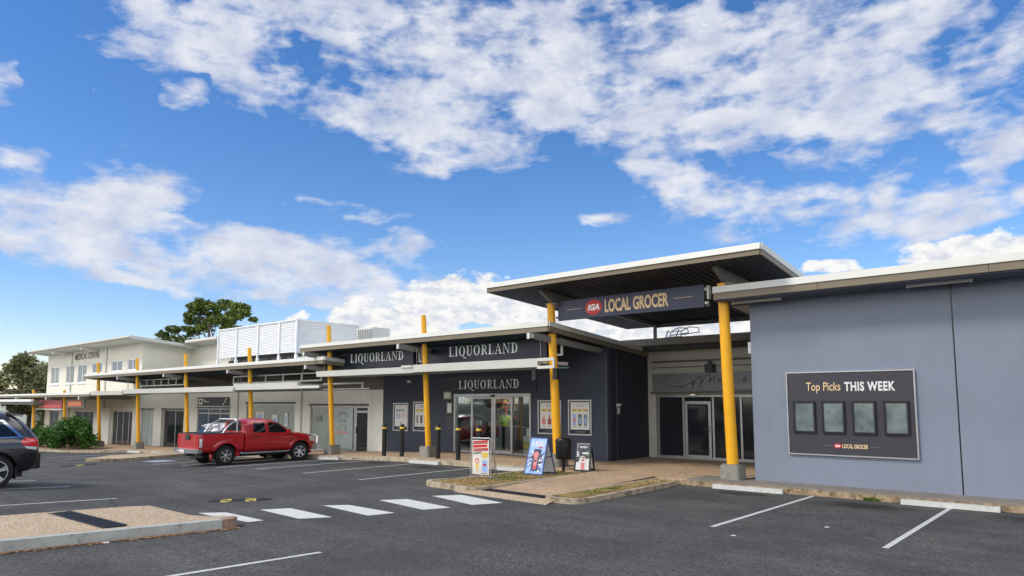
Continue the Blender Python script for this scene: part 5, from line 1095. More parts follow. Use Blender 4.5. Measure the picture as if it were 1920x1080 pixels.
PR = ['letter', 'bluep', 'skyp', 'pinkp', 'charcoal', 'brownp', 'greenp', 'paper', 'red', 'navyb']
def blue_print():
    mb = MB(); y = -.009; rr = random.Random(4)
    for k in range(90):
        a = rr.random() * 6.28; r0 = rr.uniform(.10, .2); r1 = rr.uniform(.2, .34); cx, cz = 0, .42
        p = (cx + r0 * math.cos(a) * .8, cz + r0 * math.sin(a) * 1.2); q = (max(-.26, min(.26, cx + r1 * math.cos(a + .4))), max(.08, min(.76, cz + r1 * 1.2 * math.sin(a + .4)))); wd = rr.uniform(.012, .035)
        nx, nz = -(q[1] - p[1]), q[0] - p[0]; L = math.hypot(nx, nz) or 1; nx, nz = nx / L * wd, nz / L * wd
        mb.add([(p[0] - nx, y - k * .00003, p[1] - nz), (q[0] - nx * .3, y - k * .00003, q[1] - nz * .3), (q[0] + nx * .3, y - k * .00003, q[1] + nz * .3), (p[0] + nx, y - k * .00003, p[1] + nz)], [(0, 1, 2, 3)], rr.choice((1, 1, 9, 7, 9, 7)))
    mb.box(-.10, .11, y - .003, y - .0028, .13, .76, 9)
    mb.add([(.0 + .085 * math.cos(i * .524), y - .0045, .58 + .10 * math.sin(i * .524)) for i in range(12)], [tuple(range(12))], 3)
    mb.box(-.05, .06, y - .0045, y - .0035, .18, .48, 3); mb.box(-.03, .035, y - .006, y - .005, .38, .44, 4); mb.box(-.04, .05, y - .006, y - .005, .2, .27, 8)
    t = text_mesh('A REAL', .15, .46, y - .004, 0, .91, bold=.04); mb.add(t.v, t.f, 7)
    mb.box(.03, .17, y - .004, y - .003, .79, .82, 8)
    return mb
a_frame('folding_sign', 'tall blue folding sign headed A REAL with a pink bottle picture, white back panel', (-12.72, 15.85, .11), R(4), .60, 1.10, .72, mat('blue_frame', (.02, .05, .20), .4), 'skyp', blue_print)
def coffee_print():
    mb = MB(); y = -.009
    mb.add([(-.20, y, .26), (.20, y, .40), (.20, y, .81), (-.17, y, .81)], [(0, 1, 2, 3)], 4); mb.add([(-.20, y, .42), (-.10, y, .44), (-.14, y, .60), (-.20, y, .60)], [(0, 1, 2, 3)], 7)
    mb.add([(.0, y - .001, .50), (.20, y - .001, .44), (.20, y - .001, .60), (.1, y - .001, .60)], [(0, 1, 2, 3)], 6)
    t = text_mesh('OPEN', .06, .24, y - .002, .0, .72, bold=.03); mb.add(t.v, t.f, 7)
    t = MB().box(-.02, .16, y - .002, y - .001, .52, .56); mb.add(t.v, t.f, 7)
    mb.add([(.0 + .10 * math.cos(i * .4488), y - .002, .34 + .12 * math.sin(i * .4488)) for i in range(14)], [tuple(range(14))], 7)
    mb.add([(.01 + .075 * math.cos(i * .4488), y - .003, .37 + .07 * math.sin(i * .4488)) for i in range(14)], [tuple(range(14))], 5)
    mb.box(-.05, .0, y - .004, y - .0035, .345, .40, 7); mb.box(.03, .06, y - .004, y - .0035, .33, .39, 7)
    mb.add([(-.04, y - .003, .06), (.06, y - .003, .06), (.07, y - .003, .26), (-.05, y - .003, .26)], [(0, 1, 2, 3)], 3)
    return mb
a_frame('folding_sign', 'small black framed folding sign with a chocolate sundae picture and the word OPEN', (-12.12, 17.2, .15), R(17), .47, .86, .5, 'black', 'greyp' if False else mat('grey_white_face', (.62, .63, .60), .5), coffee_print, b=.045)

# ------------------------------------------------------------------ vehicles
def chaikin(P, n=1):
    for _ in range(n):
        Q = [P[0]]
        for a, b in zip(P, P[1:]): Q += [(a[0] * .78 + b[0] * .22, a[1] * .78 + b[1] * .22), (a[0] * .22 + b[0] * .78, a[1] * .22 + b[1] * .78)]
        P = Q + [P[-1]]
    return P
def smooth_keys(keys, ys):
    """monotone-ish smooth interpolation of rows of numbers"""
    ky = np.array([k[0] for k in keys]); kv = np.array([k[1] for k in keys], dtype=float)
    d = np.diff(kv, axis=0) / np.diff(ky)[:, None]; mslope = np.zeros_like(kv); mslope[0] = d[0]; mslope[-1] = d[-1]
    for i in range(1, len(ky) - 1):
        a, b = d[i - 1], d[i]; mslope[i] = np.where(a * b > 0, 2 * a * b / (a + b + 1e-12), 0)
    out = []
    for y in ys:
        i = int(np.clip(np.searchsorted(ky, y) - 1, 0, len(ky) - 2)); h = ky[i + 1] - ky[i]; t = (y - ky[i]) / h
        out.append((2 * t**3 - 3 * t**2 + 1) * kv[i] + (t**3 - 2 * t**2 + t) * h * mslope[i] + (-2 * t**3 + 3 * t**2) * kv[i + 1] + (t**3 - t**2) * h * mslope[i + 1])
    return out
def loft_body(keys, ys, wheels, wr, halfw, name, m, parent, smooth=32):
    """keys: (y, [x0,z0,x1,z1,...]) half sections from the underside to the roof centre"""
    rows = smooth_keys(keys, ys); secs = []
    for r_ in rows:
        half = [(r_[2 * i], r_[2 * i + 1]) for i in range(len(r_) // 2)]; half = chaikin(half, 2)
        secs.append([(-x, z) for x, z in half[::-1][:-1]] + half if False else half + [(-x, z) for x, z in half[::-1][1:-1]])
    n = len(secs[0]); bm = bmesh.new(); V = [[bm.verts.new((x, y, z)) for x, z in sc] for y, sc in zip(ys, secs)]
    for j in range(len(ys) - 1):
        for i in range(n):
            try: bm.faces.new((V[j][i], V[j][(i + 1) % n], V[j + 1][(i + 1) % n], V[j + 1][i]))
            except ValueError: pass
    bm.faces.new(V[0]); bm.faces.new(V[-1][::-1])
    bmesh.ops.remove_doubles(bm, verts=bm.verts, dist=1e-5); bmesh.ops.recalc_face_normals(bm, faces=bm.faces)
    me = bpy.data.meshes.new(name); bm.to_mesh(me); bm.free()
    o = bpy.data.objects.new(name, me); COL.objects.link(o); me.materials.append(M[m]); me.materials.append(M['black'])
    tree = BVHTree.FromPolygons([v.co for v in me.vertices], [tuple(p.vertices) for p in me.polygons])
    for wy, wz in wheels:
        c = MB().lathe([(0, -halfw - .3), (wr, -halfw - .3), (wr, -halfw + .36), (0, -halfw + .36)], (0, wy, wz), 'x', 40); c.lathe([(0, halfw - .36), (wr, halfw - .36), (wr, halfw + .3), (0, halfw + .3)], (0, wy, wz), 'x', 40)
        co = c.build('cut', 'black'); bm = bmesh.new(); bm.from_mesh(co.data); bmesh.ops.remove_doubles(bm, verts=bm.verts, dist=1e-5); bmesh.ops.recalc_face_normals(bm, faces=bm.faces); bm.to_mesh(co.data); bm.free()
        md = o.modifiers.new('b', 'BOOLEAN'); md.operation = 'DIFFERENCE'; md.object = co; md.solver = 'EXACT'
        dg = bpy.context.evaluated_depsgraph_get(); me2 = bpy.data.meshes.new_from_object(o.evaluated_get(dg)); o.modifiers.clear()
        o.data = me2; bpy.data.objects.remove(co)
    me = o.data
    if len(me.materials) < 2: me.materials.append(M['black'])
    for p in me.polygons:
        c = p.center; p.material_index = 0
        for wy, wz in wheels:
            if abs(math.hypot(c.y - wy, c.z - wz) - wr) < .012 and abs(p.normal.x) < .5: p.material_index = 1
            if abs(abs(c.x) - (halfw - .36)) < .01 and math.hypot(c.y - wy, c.z - wz) < wr: p.material_index = 1
        if c.z < .40 and p.normal.z < -.5: p.material_index = 1
    me.materials[0] = M[m]; me.materials[1] = M['black']
    me.shade_smooth(); me.set_sharp_from_angle(angle=R(smooth)); me.name = name; o.parent = parent
    return o, tree
def patch(tree, poly, dirn, off, name, m, parent, sub=5, smooth=60):
    """panel laid on the body: poly in the plane seen along dirn ('x','-x','y','-y'), pushed out by off"""
    n = len(poly); cx = sum(p[0] for p in poly) / n; cz = sum(p[1] for p in poly) / n; ring = []
    for i in range(n):
        a, b = poly[i], poly[(i + 1) % n]; k = max(1, int(math.hypot(b[0] - a[0], b[1] - a[1]) / .10))
        ring += [(a[0] + (b[0] - a[0]) * t / k, a[1] + (b[1] - a[1]) * t / k) for t in range(k)]
    N = len(ring); vs = []; s = 1 if dirn[0] != '-' else -1; ax = dirn[-1]
    def cast(u, v):
        if ax == 'x': o_, d_ = Vector((s * 3, u, v)), Vector((-s, 0, 0))
        elif ax == 'y': o_, d_ = Vector((u, s * 5, v)), Vector((0, -s, 0))
        else: o_, d_ = Vector((u, v, 4)), Vector((0, 0, -1))
        h, nr, _, _ = tree.ray_cast(o_, d_)
        if h is None: h = o_ + d_ * 2.2; nr = -d_
        if nr.dot(d_) > 0: nr = -nr
        return h + nr * off
    for r_ in range(sub):
        f = 1 - r_ / sub; vs += [cast(cx + (u - cx) * f, cz + (v - cz) * f) for u, v in ring]
    vs.append(cast(cx, cz)); fs = []
    for r_ in range(sub - 1):
        for i in range(N): fs.append((r_ * N + i, r_ * N + (i + 1) % N, (r_ + 1) * N + (i + 1) % N, (r_ + 1) * N + i))
    fs += [((sub - 1) * N + i, (sub - 1) * N + (i + 1) % N, sub * N) for i in range(N)]
    o = MB().add(vs, fs).build(name, m, parent, world=False, smooth=smooth); return o
def seam(tree, pts, dirn, name, m, parent, r=.006, off=.0):
    out = []; s = 1 if dirn[0] != '-' else -1
    for (a, b), (c_, d_) in zip(pts, pts[1:]):
        k = max(1, int(math.hypot(c_ - a, d_ - b) / .08))
        for t in range(k + (1 if (c_, d_) == pts[-1] else 0)):
            u, v = a + (c_ - a) * t / k, b + (d_ - b) * t / k
            o_, d__ = (Vector((s * 3, u, v)), Vector((-s, 0, 0))) if dirn[-1] == 'x' else (Vector((u, s * 5, v)), Vector((0, -s, 0)))
            h, nr, _, _ = tree.ray_cast(o_, d__)
            if h is not None: out.append(h - d__ * off)
    mb = MB(); mb.path(out, r, 5); return mb.build(name, m, parent, world=False)
def wheel(parent, x, y, r, w, spokes, side, steer=0.0, rimr=.64):
    t = MB(); hw = w / 2
    t.lathe([(r * rimr, -hw), (r * .9, -hw), (r * .97, -hw * .86), (r, -hw * .6), (r, hw * .6), (r * .97, hw * .86), (r * .9, hw), (r * rimr, hw)], axis='x', n=36)
    t.lathe([(r * rimr, hw * .9), (0.01, hw * .1)], axis='x', n=20); t.lathe([(r * rimr, -hw * .9), (0.01, -hw * .1)], axis='x', n=20)
    rm = MB(); rr = r * rimr
    rm.lathe([(rr * 1.0, -hw * .9), (rr * 1.03, hw * 1.0), (rr * .93, hw * 1.0), (rr * .90, hw * .5)], axis='x', n=36)
    rm.lathe([(rr * .9, hw * .3), (rr * .2, hw * .3), (0.005, hw * .3)], axis='x', n=24, mi=1)
    for k in range(spokes):
        a = 6.2832 * k / spokes + .3
        for off_ in ((-.12, .12) if spokes == 5 else (0,)):
            ww = rr * (.085 if spokes == 5 else .14); c, s = math.cos(a + off_), math.sin(a + off_); c0, s0 = math.cos(a), math.sin(a)
            p0 = (c0 * rr * .15, s0 * rr * .15); p1 = (c * rr * .95, s * rr * .95); nx, nz = -s * ww, c * ww
            rm.hexa([(hw * .45, p0[0] - nx * 1.3, p0[1] - nz * 1.3), (hw * .45, p1[0] - nx, p1[1] - nz), (hw * .45, p1[0] + nx, p1[1] + nz), (hw * .45, p0[0] + nx * 1.3, p0[1] + nz * 1.3), (hw * .92, p0[0] - nx, p0[1] - nz), (hw * .98, p1[0] - nx * .9, p1[1] - nz * .9), (hw * .98, p1[0] + nx * .9, p1[1] + nz * .9), (hw * .92, p0[0] + nx, p0[1] + nz)])
    rm.lathe([(rr * .2, hw * .5), (rr * .2, hw * .95), (rr * .12, hw * 1.0), (0.003, hw * 1.0)], axis='x', n=16)
    for q in (t, rm):
        if side < 0: q.v = [(-a, b, c) for a, b, c in q.v]; q.f = [f[::-1] for f in q.f]
        q.shift(0, 0, 0, steer); q.v = [(a + x, b + y, c + r) for a, b, c in q.v]
    wobj = t.build('wheel', 'tyre', parent, world=False, smooth=40); rm.build('rim', ['rim', 'black'], wobj, world=False, smooth=35); return wobj
def arch_flare(parent, tree, y, z, r0, r1, side, a0, a1, out, m, n=22, name='wheel_arch'):
    vs = []; 
    for i in range(n + 1):
        a = R(a0 + (a1 - a0) * i / n)
        for k, (r_, o_) in enumerate(((r0, 0.0), (r0, out), (r0 + (r1 - r0) * .35, out), (r1, .004))):
            u, v = y + r_ * math.cos(a), z + r_ * math.sin(a)
            h, nr, _, _ = tree.ray_cast(Vector((side * 3, u, v)), Vector((-side, 0, 0)))
            hx = h.x if h is not None else side * .8
            vs.append((hx + side * (o_ - (.05 if k == 0 else 0)), u, v))
    fs = [(4 * i + k, 4 * i + k + 1, 4 * i + k + 5, 4 * i + k + 4) for i in range(n) for k in range(3)]
    return MB().add(vs, fs).build(name, m, parent, world=False, smooth=50)

# --- red dual cab pickup, nose to the kerb
PX, PY = -26.72, 14.62
ute = thing('pickup_truck', 'red dual cab pickup with silver sports bars parked nose-in by a yellow column', 'pickup truck', (PX, PY, ter(-26.6, 14) + .0), 0)
kz = [ # y, [under centre, under edge, sill, door, belt, roof edge, roof centre]
 (-.72, [0, .42, .62, .42, .88, .52, .915, .86, .895, 1.16, .70, 1.66, 0, 1.70]),
 (-.55, [0, .42, .62, .42, .89, .52, .92, .86, .90, 1.17, .70, 1.71, 0, 1.755]),
 (.00, [0, .42, .62, .42, .89, .52, .925, .86, .905, 1.16, .70, 1.735, 0, 1.78]),
 (.55, [0, .42, .62, .42, .89, .52, .925, .86, .905, 1.15, .69, 1.70, 0, 1.745]),
 (.80, [0, .42, .62, .42, .89, .52, .925, .86, .905, 1.14, .68, 1.60, 0, 1.65]),
 (1.30, [0, .42, .62, .42, .89, .52, .925, .86, .905, 1.13, .74, 1.26, 0, 1.31]),
 (1.45, [0, .42, .62, .42, .89, .52, .925, .86, .89, 1.10, .74, 1.17, 0, 1.20]),
 (2.00, [0, .42, .62, .42, .88, .52, .915, .84, .86, 1.05, .70, 1.12, 0, 1.16]),
 (2.35, [0, .42, .60, .42, .84, .54, .87, .80, .80, .98, .62, 1.04, 0, 1.08]),
 (2.52, [0, .46, .52, .46, .72, .56, .74, .76, .68, .90, .52, .95, 0, .98])]
WY = (1.72, -1.48); wr = .385
body, bt = loft_body(kz, np.concatenate([np.linspace(-.72, 1.5, 38), np.linspace(1.56, 2.52, 16)]), [(1.72, .40)], .475, .93, 'cab', 'redcar', ute)
bz = [(-2.52, [0, .50, .60, .50, .82, .58, .875, .86, .86, 1.20, .86, 1.21, 0, 1.21]), (-2.42, [0, .50, .62, .50, .87, .56, .915, .86, .895, 1.20, .89, 1.22, 0, 1.22]), (-.78, [0, .46, .62, .46, .88, .54, .92, .86, .90, 1.20, .895, 1.22, 0, 1.22])]
bed, bdt = loft_body(bz, np.linspace(-2.52, -.78, 24), [(-1.48, .40)], .475, .93, 'cargo_bed', 'redcar', ute, smooth=28)
mb = MB(); mb.box(-.80, .80, -2.42, -.84, 1.221, 1.228); mb.build('bed_liner', 'black', bed, world=False)
mb = MB()
for s_ in (-1, 1): mb.box(s_ * .86 - .03, s_ * .86 + .03, -2.50, -.80, 1.222, 1.245)
mb.box(-.84, .84, -2.52, -2.46, 1.215, 1.245); mb.build('bed_rail', 'blackcar', bed, world=False)
tg = patch(bdt, [(-.68, .60), (.68, .60), (.70, 1.17), (-.70, 1.17)], '-y', .012, 'tailgate', 'redcar', ute)
mb = MB(); mb.box(-.17, .17, -2.565, -2.535, 1.0, 1.19); mb.build('handle', 'blackcar', tg, world=False)
mb = MB(); mb.lathe([(0, -2.572), (.035, -2.572), (.035, -2.56)], n=14); mb.v = [(a, c, b + 1.10) for a, b, c in mb.v]; mb.build('badge', 'chrome', tg, world=False)
for s_ in (-1, 1):
    patch(bdt, [(s_ * .72, .80), (s_ * .85, .80), (s_ * .85, 1.17), (s_ * .73, 1.17)], '-y', .015, 'tail_light', 'tail', ute)
    patch(bdt, [(-2.50, .74), (-2.41, .74), (-2.41, 1.05), (-2.50, 1.05)], 'x' if s_ > 0 else '-x', .012, 'reflector', 'amber' if False else 'lens', ute)
mb = MB(); mb.prism([(-.90, -2.55), (-.86, -2.66), (-.60, -2.74), (.60, -2.74), (.86, -2.66), (.90, -2.55), (.90, -2.40), (-.90, -2.40)], .52, .66); mb.box(-.5, .5, -2.742, -2.70, .655, .67)
bp_ = mb.build('rear_bumper', mat('silver_bumper', (.33, .35, .37), .28, metal=.7, var=.06), ute, world=False)
mb = MB(); mb.box(-.19, .19, -2.752, -2.742, .535, .645); mb.build('number_plate', 'paper', bp_, world=False)
mb = MB(); mb.box(-.40, -.24, -2.75, -2.742, .56, .63); mb.build('reflector', 'lens', bp_, world=False)
# windows
for s_, d_ in ((1, 'x'), (-1, '-x')):
    patch(bt, [(-.40, 1.20), (.17, 1.19), (.17, 1.60), (.02, 1.63), (-.30, 1.62), (-.40, 1.50)], d_, .004, 'window_trim', 'redcar', ute)
    patch(bt, [(-.37, 1.22), (.14, 1.21), (.14, 1.585), (-.28, 1.59), (-.36, 1.48)], d_, .010, 'side_window', 'carglass', ute)
    patch(bt, [(.30, 1.20), (1.17, 1.18), (.98, 1.38), (.74, 1.55), (.55, 1.59), (.30, 1.60)], d_, .010, 'side_window', 'carglass', ute)
    seam(bt, [(-.50, .55), (-.50, 1.20), (-.44, 1.58)], d_, 'door_seam', 'black', ute); seam(bt, [(.22, .55), (.22, 1.64)], d_, 'door_seam', 'black', ute); seam(bt, [(1.28, .62), (1.28, 1.14)], d_, 'door_seam', 'black', ute)
    seam(bt, [(-.5, .60), (1.25, .60)], d_, 'door_seam', 'black', ute, .004)
    for hy in (-.38, .42):
        mb = MB(); mb.box(s_ * .915, s_ * .955, hy, hy + .19, 1.03, 1.075); mb.build('door_handle', 'blackcar' if hy < 0 else 'redcar', ute, world=False)
    mb = MB(); mb.hexa([(s_ * .86, 1.06, 1.16), (s_ * 1.09, 1.04, 1.17), (s_ * 1.09, 1.16, 1.19), (s_ * .86, 1.18, 1.18), (s_ * .88, 1.06, 1.30), (s_ * 1.10, 1.04, 1.33), (s_ * 1.08, 1.14, 1.32), (s_ * .88, 1.16, 1.30)]); mb.build('wing_mirror', 'redcar', ute, world=False)
    arch_flare(ute, bt, 1.72, .40, .455, .58, s_, -12, 186, .045, 'redcar'); arch_flare(ute, bdt, -1.48, .40, .455, .60, s_, -8, 195, .045, 'redcar')
    mb = MB(); mb.path([(s_ * .93, -.92, .47), (s_ * .96, -.80, .44), (s_ * .96, 1.10, .44), (s_ * .93, 1.2, .47)], .035, 8); mb.build('side_step', 'alu', ute, world=False)
    mb = MB(); mb.box(s_ * .80 - .12, s_ * .80 + .12, -1.99, -1.96, .22, .50); mb.build('mud_flap', 'blackcar', ute, world=False)
    patch(bt, [(2.18, .80), (2.42, .78), (2.40, .95), (2.10, 1.0)], d_, .012, 'headlight', 'lens', ute)
for x, y, st_ in ((.80, 1.72, -.28), (-.80, 1.72, -.28), (.80, -1.48, 0), (-.80, -1.48, 0)): wheel(ute, x, y, wr, .25, 6, 1 if x > 0 else -1, st_, rimr=.585)
patch(bt, [(-.55, 1.28), (.55, 1.28), (.52, 1.62), (-.52, 1.62)], '-y', .012, 'rear_window', 'carglass', ute)
ws = MB(); pts = []
for j in range(7):
    y = .80 + j * .085; row = []
    for i in range(9):
        u = (i / 8 - .5) * 2; x = u * (.60 + .10 * j / 6); h_, nr, _, _ = bt.ray_cast(Vector((x, y, 4)), Vector((0, 0, -1))); pts.append(h_ + nr * .012)
ws.add(pts, [(j * 9 + i, j * 9 + i + 1, (j + 1) * 9 + i + 1, (j + 1) * 9 + i) for j in range(6) for i in range(8)]).build('windscreen', 'carglass', ute, world=False, smooth=60)
mb = MB(); mb.box(-.42, .42, 2.50, 2.54, .72, .90)
for i in range(4): mb.box(-.42, .42, 2.53, 2.56, .74 + i * .04, .755 + i * .04)
mb.build('grille', 'black', ute, world=False)
mb = MB(); mb.prism([(-.86, 2.30), (-.80, 2.56), (-.5, 2.68), (.5, 2.68), (.80, 2.56), (.86, 2.30)], .44, .70); fb = mb.build('bull_bar', 'alu', ute, world=False)
mb = MB(); mb.path([(-.80, 2.56, .70), (-.78, 2.60, .98), (-.5, 2.66, 1.04), (.5, 2.66, 1.04), (.78, 2.60, .98), (.80, 2.56, .70)], .032, 10)
for x in (-.35, .35): mb.tube((x, 2.66, .68), (x, 2.66, 1.04), .026, n=8)
mb.build('hoop', 'chrome', fb, world=False)
# sports bars and tonneau hoop
mb = MB()
for s_ in (-1, 1):
    mb.path([(s_ * .74, -.98, 1.23), (s_ * .74, -.98, 1.60), (s_ * .70, -1.00, 1.70), (s_ * .60, -1.02, 1.74)], .034, 12)
    arcp = [(s_ * .74, -1.00 - .55 * t, 1.66 - .43 * t ** 1.9) for t in np.linspace(0, 1, 9)]; mb.path(arcp, .034, 12)
    mb.box(s_ * .74 - .05, s_ * .74 + .05, -1.62, -1.48, 1.225, 1.25); 
mb.tube((-.6, -1.02, 1.74), (.6, -1.02, 1.74), .034, n=12); mb.build('sports_bar', mat('brushed_steel', (.50, .51, .53), .3, metal=.8), ute, world=False, smooth=50)
mb = MB(); mb.box(-.62, .62, -.98, -.80, 1.73, 1.77); mb.build('light_bar', 'trim', ute, world=False)
mb = MB(); mb.box(-.5, .5, -2.2, 2.1, .30, .45); mb.tube((-.75, -1.48, .38), (.75, -1.48, .38), .07); mb.tube((-.7, 1.72, .38), (.7, 1.72, .38), .05); mb.box(-.1, .1, -2.6, -2.3, .40, .52); mb.build('chassis', 'black', ute, world=False)
ute.rotation_euler = (0, 0, 0)

# --- graphite wagon at the left edge, tail towards the shops
def make_suv(name, label, loc, rz, paint_, group=None, trimm='chrome'):
    t = thing(name, label, 'car', loc, rz, group)
    k = [ # forward is +y
     (-2.38, [0, .45, .55, .45, .66, .52, .74, .72, .70, .98, .62, 1.10, 0, 1.12]),
     (-2.30, [0, .38, .62, .38, .76, .48, .86, .76, .85, 1.05, .70, 1.20, 0, 1.23]),
     (-2.12, [0, .33, .66, .33, .85, .44, .945, .78, .93, 1.09, .70, 1.42, 0, 1.46]),
     (-1.90, [0, .31, .68, .31, .89, .42, .965, .80, .945, 1.12, .68, 1.62, 0, 1.66]),
     (-1.72, [0, .30, .70, .30, .90, .42, .965, .80, .945, 1.13, .66, 1.70, 0, 1.745]),
     (-.60, [0, .30, .70, .30, .90, .42, .955, .80, .94, 1.12, .66, 1.74, 0, 1.79]),
     (.20, [0, .30, .70, .30, .90, .42, .955, .80, .94, 1.10, .66, 1.71, 0, 1.76]),
     (.55, [0, .30, .70, .30, .90, .42, .955, .80, .94, 1.09, .66, 1.60, 0, 1.66]),
     (1.10, [0, .30, .70, .30, .90, .42, .955, .80, .93, 1.08, .72, 1.24, 0, 1.30]),
     (1.28, [0, .30, .70, .30, .90, .42, .955, .80, .91, 1.07, .74, 1.14, 0, 1.18]),
     (1.95, [0, .30, .70, .30, .90, .42, .94, .78, .86, .98, .70, 1.05, 0, 1.09]),
     (2.25, [0, .32, .64, .32, .82, .44, .86, .74, .78, .90, .62, .97, 0, 1.00]),
     (2.40, [0, .38, .5, .38, .66, .48, .70, .70, .64, .82, .5, .86, 0, .88])]
    b, tr = loft_body(k, np.concatenate([np.linspace(-2.38, -1.7, 22), np.linspace(-1.62, 1.3, 34), np.linspace(1.36, 2.40, 16)]), [(1.46, .40), (-1.46, .40)], .455, .96, 'body', paint_, t, smooth=36)
    for s_, d_ in ((1, 'x'), (-1, '-x')):
        patch(tr, [(-2.00, 1.155), (.95, 1.10), (.42, 1.58), (-.4, 1.655), (-1.35, 1.64), (-1.62, 1.56)], d_, .004, 'window_trim', trimm, t)
        patch(tr, [(-1.90, 1.185), (-1.02, 1.16), (-1.02, 1.615), (-1.33, 1.605), (-1.56, 1.525)], d_, .011, 'side_window', 'carglass', t)
        patch(tr, [(-.96, 1.155), (-.10, 1.14), (-.10, 1.625), (-.96, 1.615)], d_, .011, 'side_window', 'carglass', t)
        patch(tr, [(-.04, 1.14), (.86, 1.12), (.40, 1.55), (-.04, 1.61)], d_, .011, 'side_window', 'carglass', t)
        patch(tr, [(-2.31, .93), (-1.98, .97), (-1.93, 1.06), (-2.02, 1.13), (-2.24, 1.13), (-2.30, 1.08)], d_, .014, 'tail_light', 'tail', t)
        patch(tr, [(-2.27, .85), (-2.05, .90), (-2.00, .955), (-2.30, .92)], d_, .012, 'reversing_light', 'lens', t)
        patch(tr, [(2.02, .76), (2.30, .74), (2.26, .88), (1.98, .92)], d_, .012, 'headlight', 'lens', t)
        patch(tr, [(-2.32, .45), (-1.96, .36), (-1.93, .68), (-2.0, .78), (-2.33, .80)], d_, .008, 'bumper_corner', 'blackcar', t)
        seam(tr, [(-1.20, 1.14), (-1.10, .80), (-1.0, .50)], d_, 'door_seam', 'black', t); seam(tr, [(-.07, .45), (-.07, 1.6)], d_, 'door_seam', 'black', t); seam(tr, [(.95, .5), (1.0, 1.08)], d_, 'door_seam', 'black', t)
        arch_flare(t, tr, -1.46, .40, .44, .52, s_, -5, 185, .02, 'blackcar'); arch_flare(t, tr, 1.46, .40, .44, .52, s_, -5, 185, .02, 'blackcar')
        mb = MB(); mb.box(s_ * .93 - .02, s_ * .93 + .02, -.98, .98, .34, .44); mb.build('sill_trim', 'blackcar', t, world=False)
        mb = MB(); mb.box(s_ * .70 - .012, s_ * .70 + .012, -1.5, .3, 1.755, 1.785)
        for y in (-1.5, .26): mb.box(s_ * .70 - .012, s_ * .70 + .012, y, y + .05, 1.66, 1.76)
        mb.build('roof_rail', 'chrome' if trimm == 'chrome' else 'trim', t, world=False)
        mb = MB(); mb.hexa([(s_ * .88, .72, 1.12), (s_ * 1.12, .70, 1.13), (s_ * 1.12, .82, 1.15), (s_ * .88, .84, 1.14), (s_ * .90, .72, 1.27), (s_ * 1.13, .70, 1.30), (s_ * 1.11, .80, 1.29), (s_ * .90, .82, 1.27)]); mb.build('wing_mirror', paint_, t, world=False)
        mb = MB(); mb.box(s_ * .80 - .11, s_ * .80 + .11, -1.90, -1.87, .20, .46); mb.build('mud_flap', 'black', t, world=False)
    patch(tr, [(-1.66, .94), (-1.52, .94), (-1.52, 1.03), (-1.66, 1.03)], 'x', .004, 'fuel_flap', paint_, t)
    patch(tr, [(-.60, 1.18), (.60, 1.18), (.52, 1.58), (-.52, 1.58)], '-y', .012, 'rear_window', 'carglass', t)
    patch(tr, [(-.45, 1.00), (.45, 1.00), (.45, 1.06), (-.45, 1.06)], '-y', .012, 'tailgate_strip', 'chrome', t); patch(tr, [(-.22, .78), (.22, .78), (.22, .90), (-.22, .90)], '-y', .014, 'number_plate', 'paper', t)
    mb = MB(); mb.hexa([(-.62, -2.00, 1.64), (.62, -2.00, 1.64), (.62, -1.70, 1.70), (-.62, -1.70, 1.70), (-.58, -2.02, 1.68), (.58, -2.02, 1.68), (.60, -1.68, 1.76), (-.60, -1.68, 1.76)]); mb.build('spoiler', paint_, t, world=False)
    mb = MB(); mb.prism([(-.78, -2.30), (-.66, -2.44), (.66, -2.44), (.78, -2.30), (.78, -2.2), (-.78, -2.2)], .40, .76); mb.build('rear_bumper', 'blackcar', t, world=False)
    pts = []
    for j in range(7):
        for i in range(9):
            u = (i / 8 - .5) * 2; x = u * (.56 + .12 * j / 6); h_, nr, _, _ = tr.ray_cast(Vector((x, .50 + j * .10, 4)), Vector((0, 0, -1))); pts.append(h_ + nr * .012)
    MB().add(pts, [(j * 9 + i, j * 9 + i + 1, (j + 1) * 9 + i + 1, (j + 1) * 9 + i) for j in range(6) for i in range(8)]).build('windscreen', 'carglass', t, world=False, smooth=60)
    mb = MB(); mb.box(-.40, .40, 2.36, 2.42, .62, .80); mb.build('grille', 'black', t, world=False)
    mb = MB(); mb.box(-.6, .6, -2.1, 2.0, .22, .36); mb.build('chassis', 'black', t, world=False)
    for x in (.82, -.82):
        for y in (1.46, -1.46): wheel(t, x, y, .385, .26, 5, 1 if x > 0 else -1, rimr=.70)
    return t
suv = make_suv('station_wagon', 'graphite grey four-wheel-drive wagon cut by the left edge with a red tail light', (-21.15, 3.12, ter(-21, 4.6) + .0), R(180), 'greycar'); suv.scale = (1.035, 1.02, 1.035)
wsv = make_suv('parked_car', 'white car mostly hidden behind the tray of the red pickup', (-29.05, 15.7, ter(-29, 14)), R(0), 'whitecar', trimm='blackcar'); wsv.scale = (.88, .88, .90)

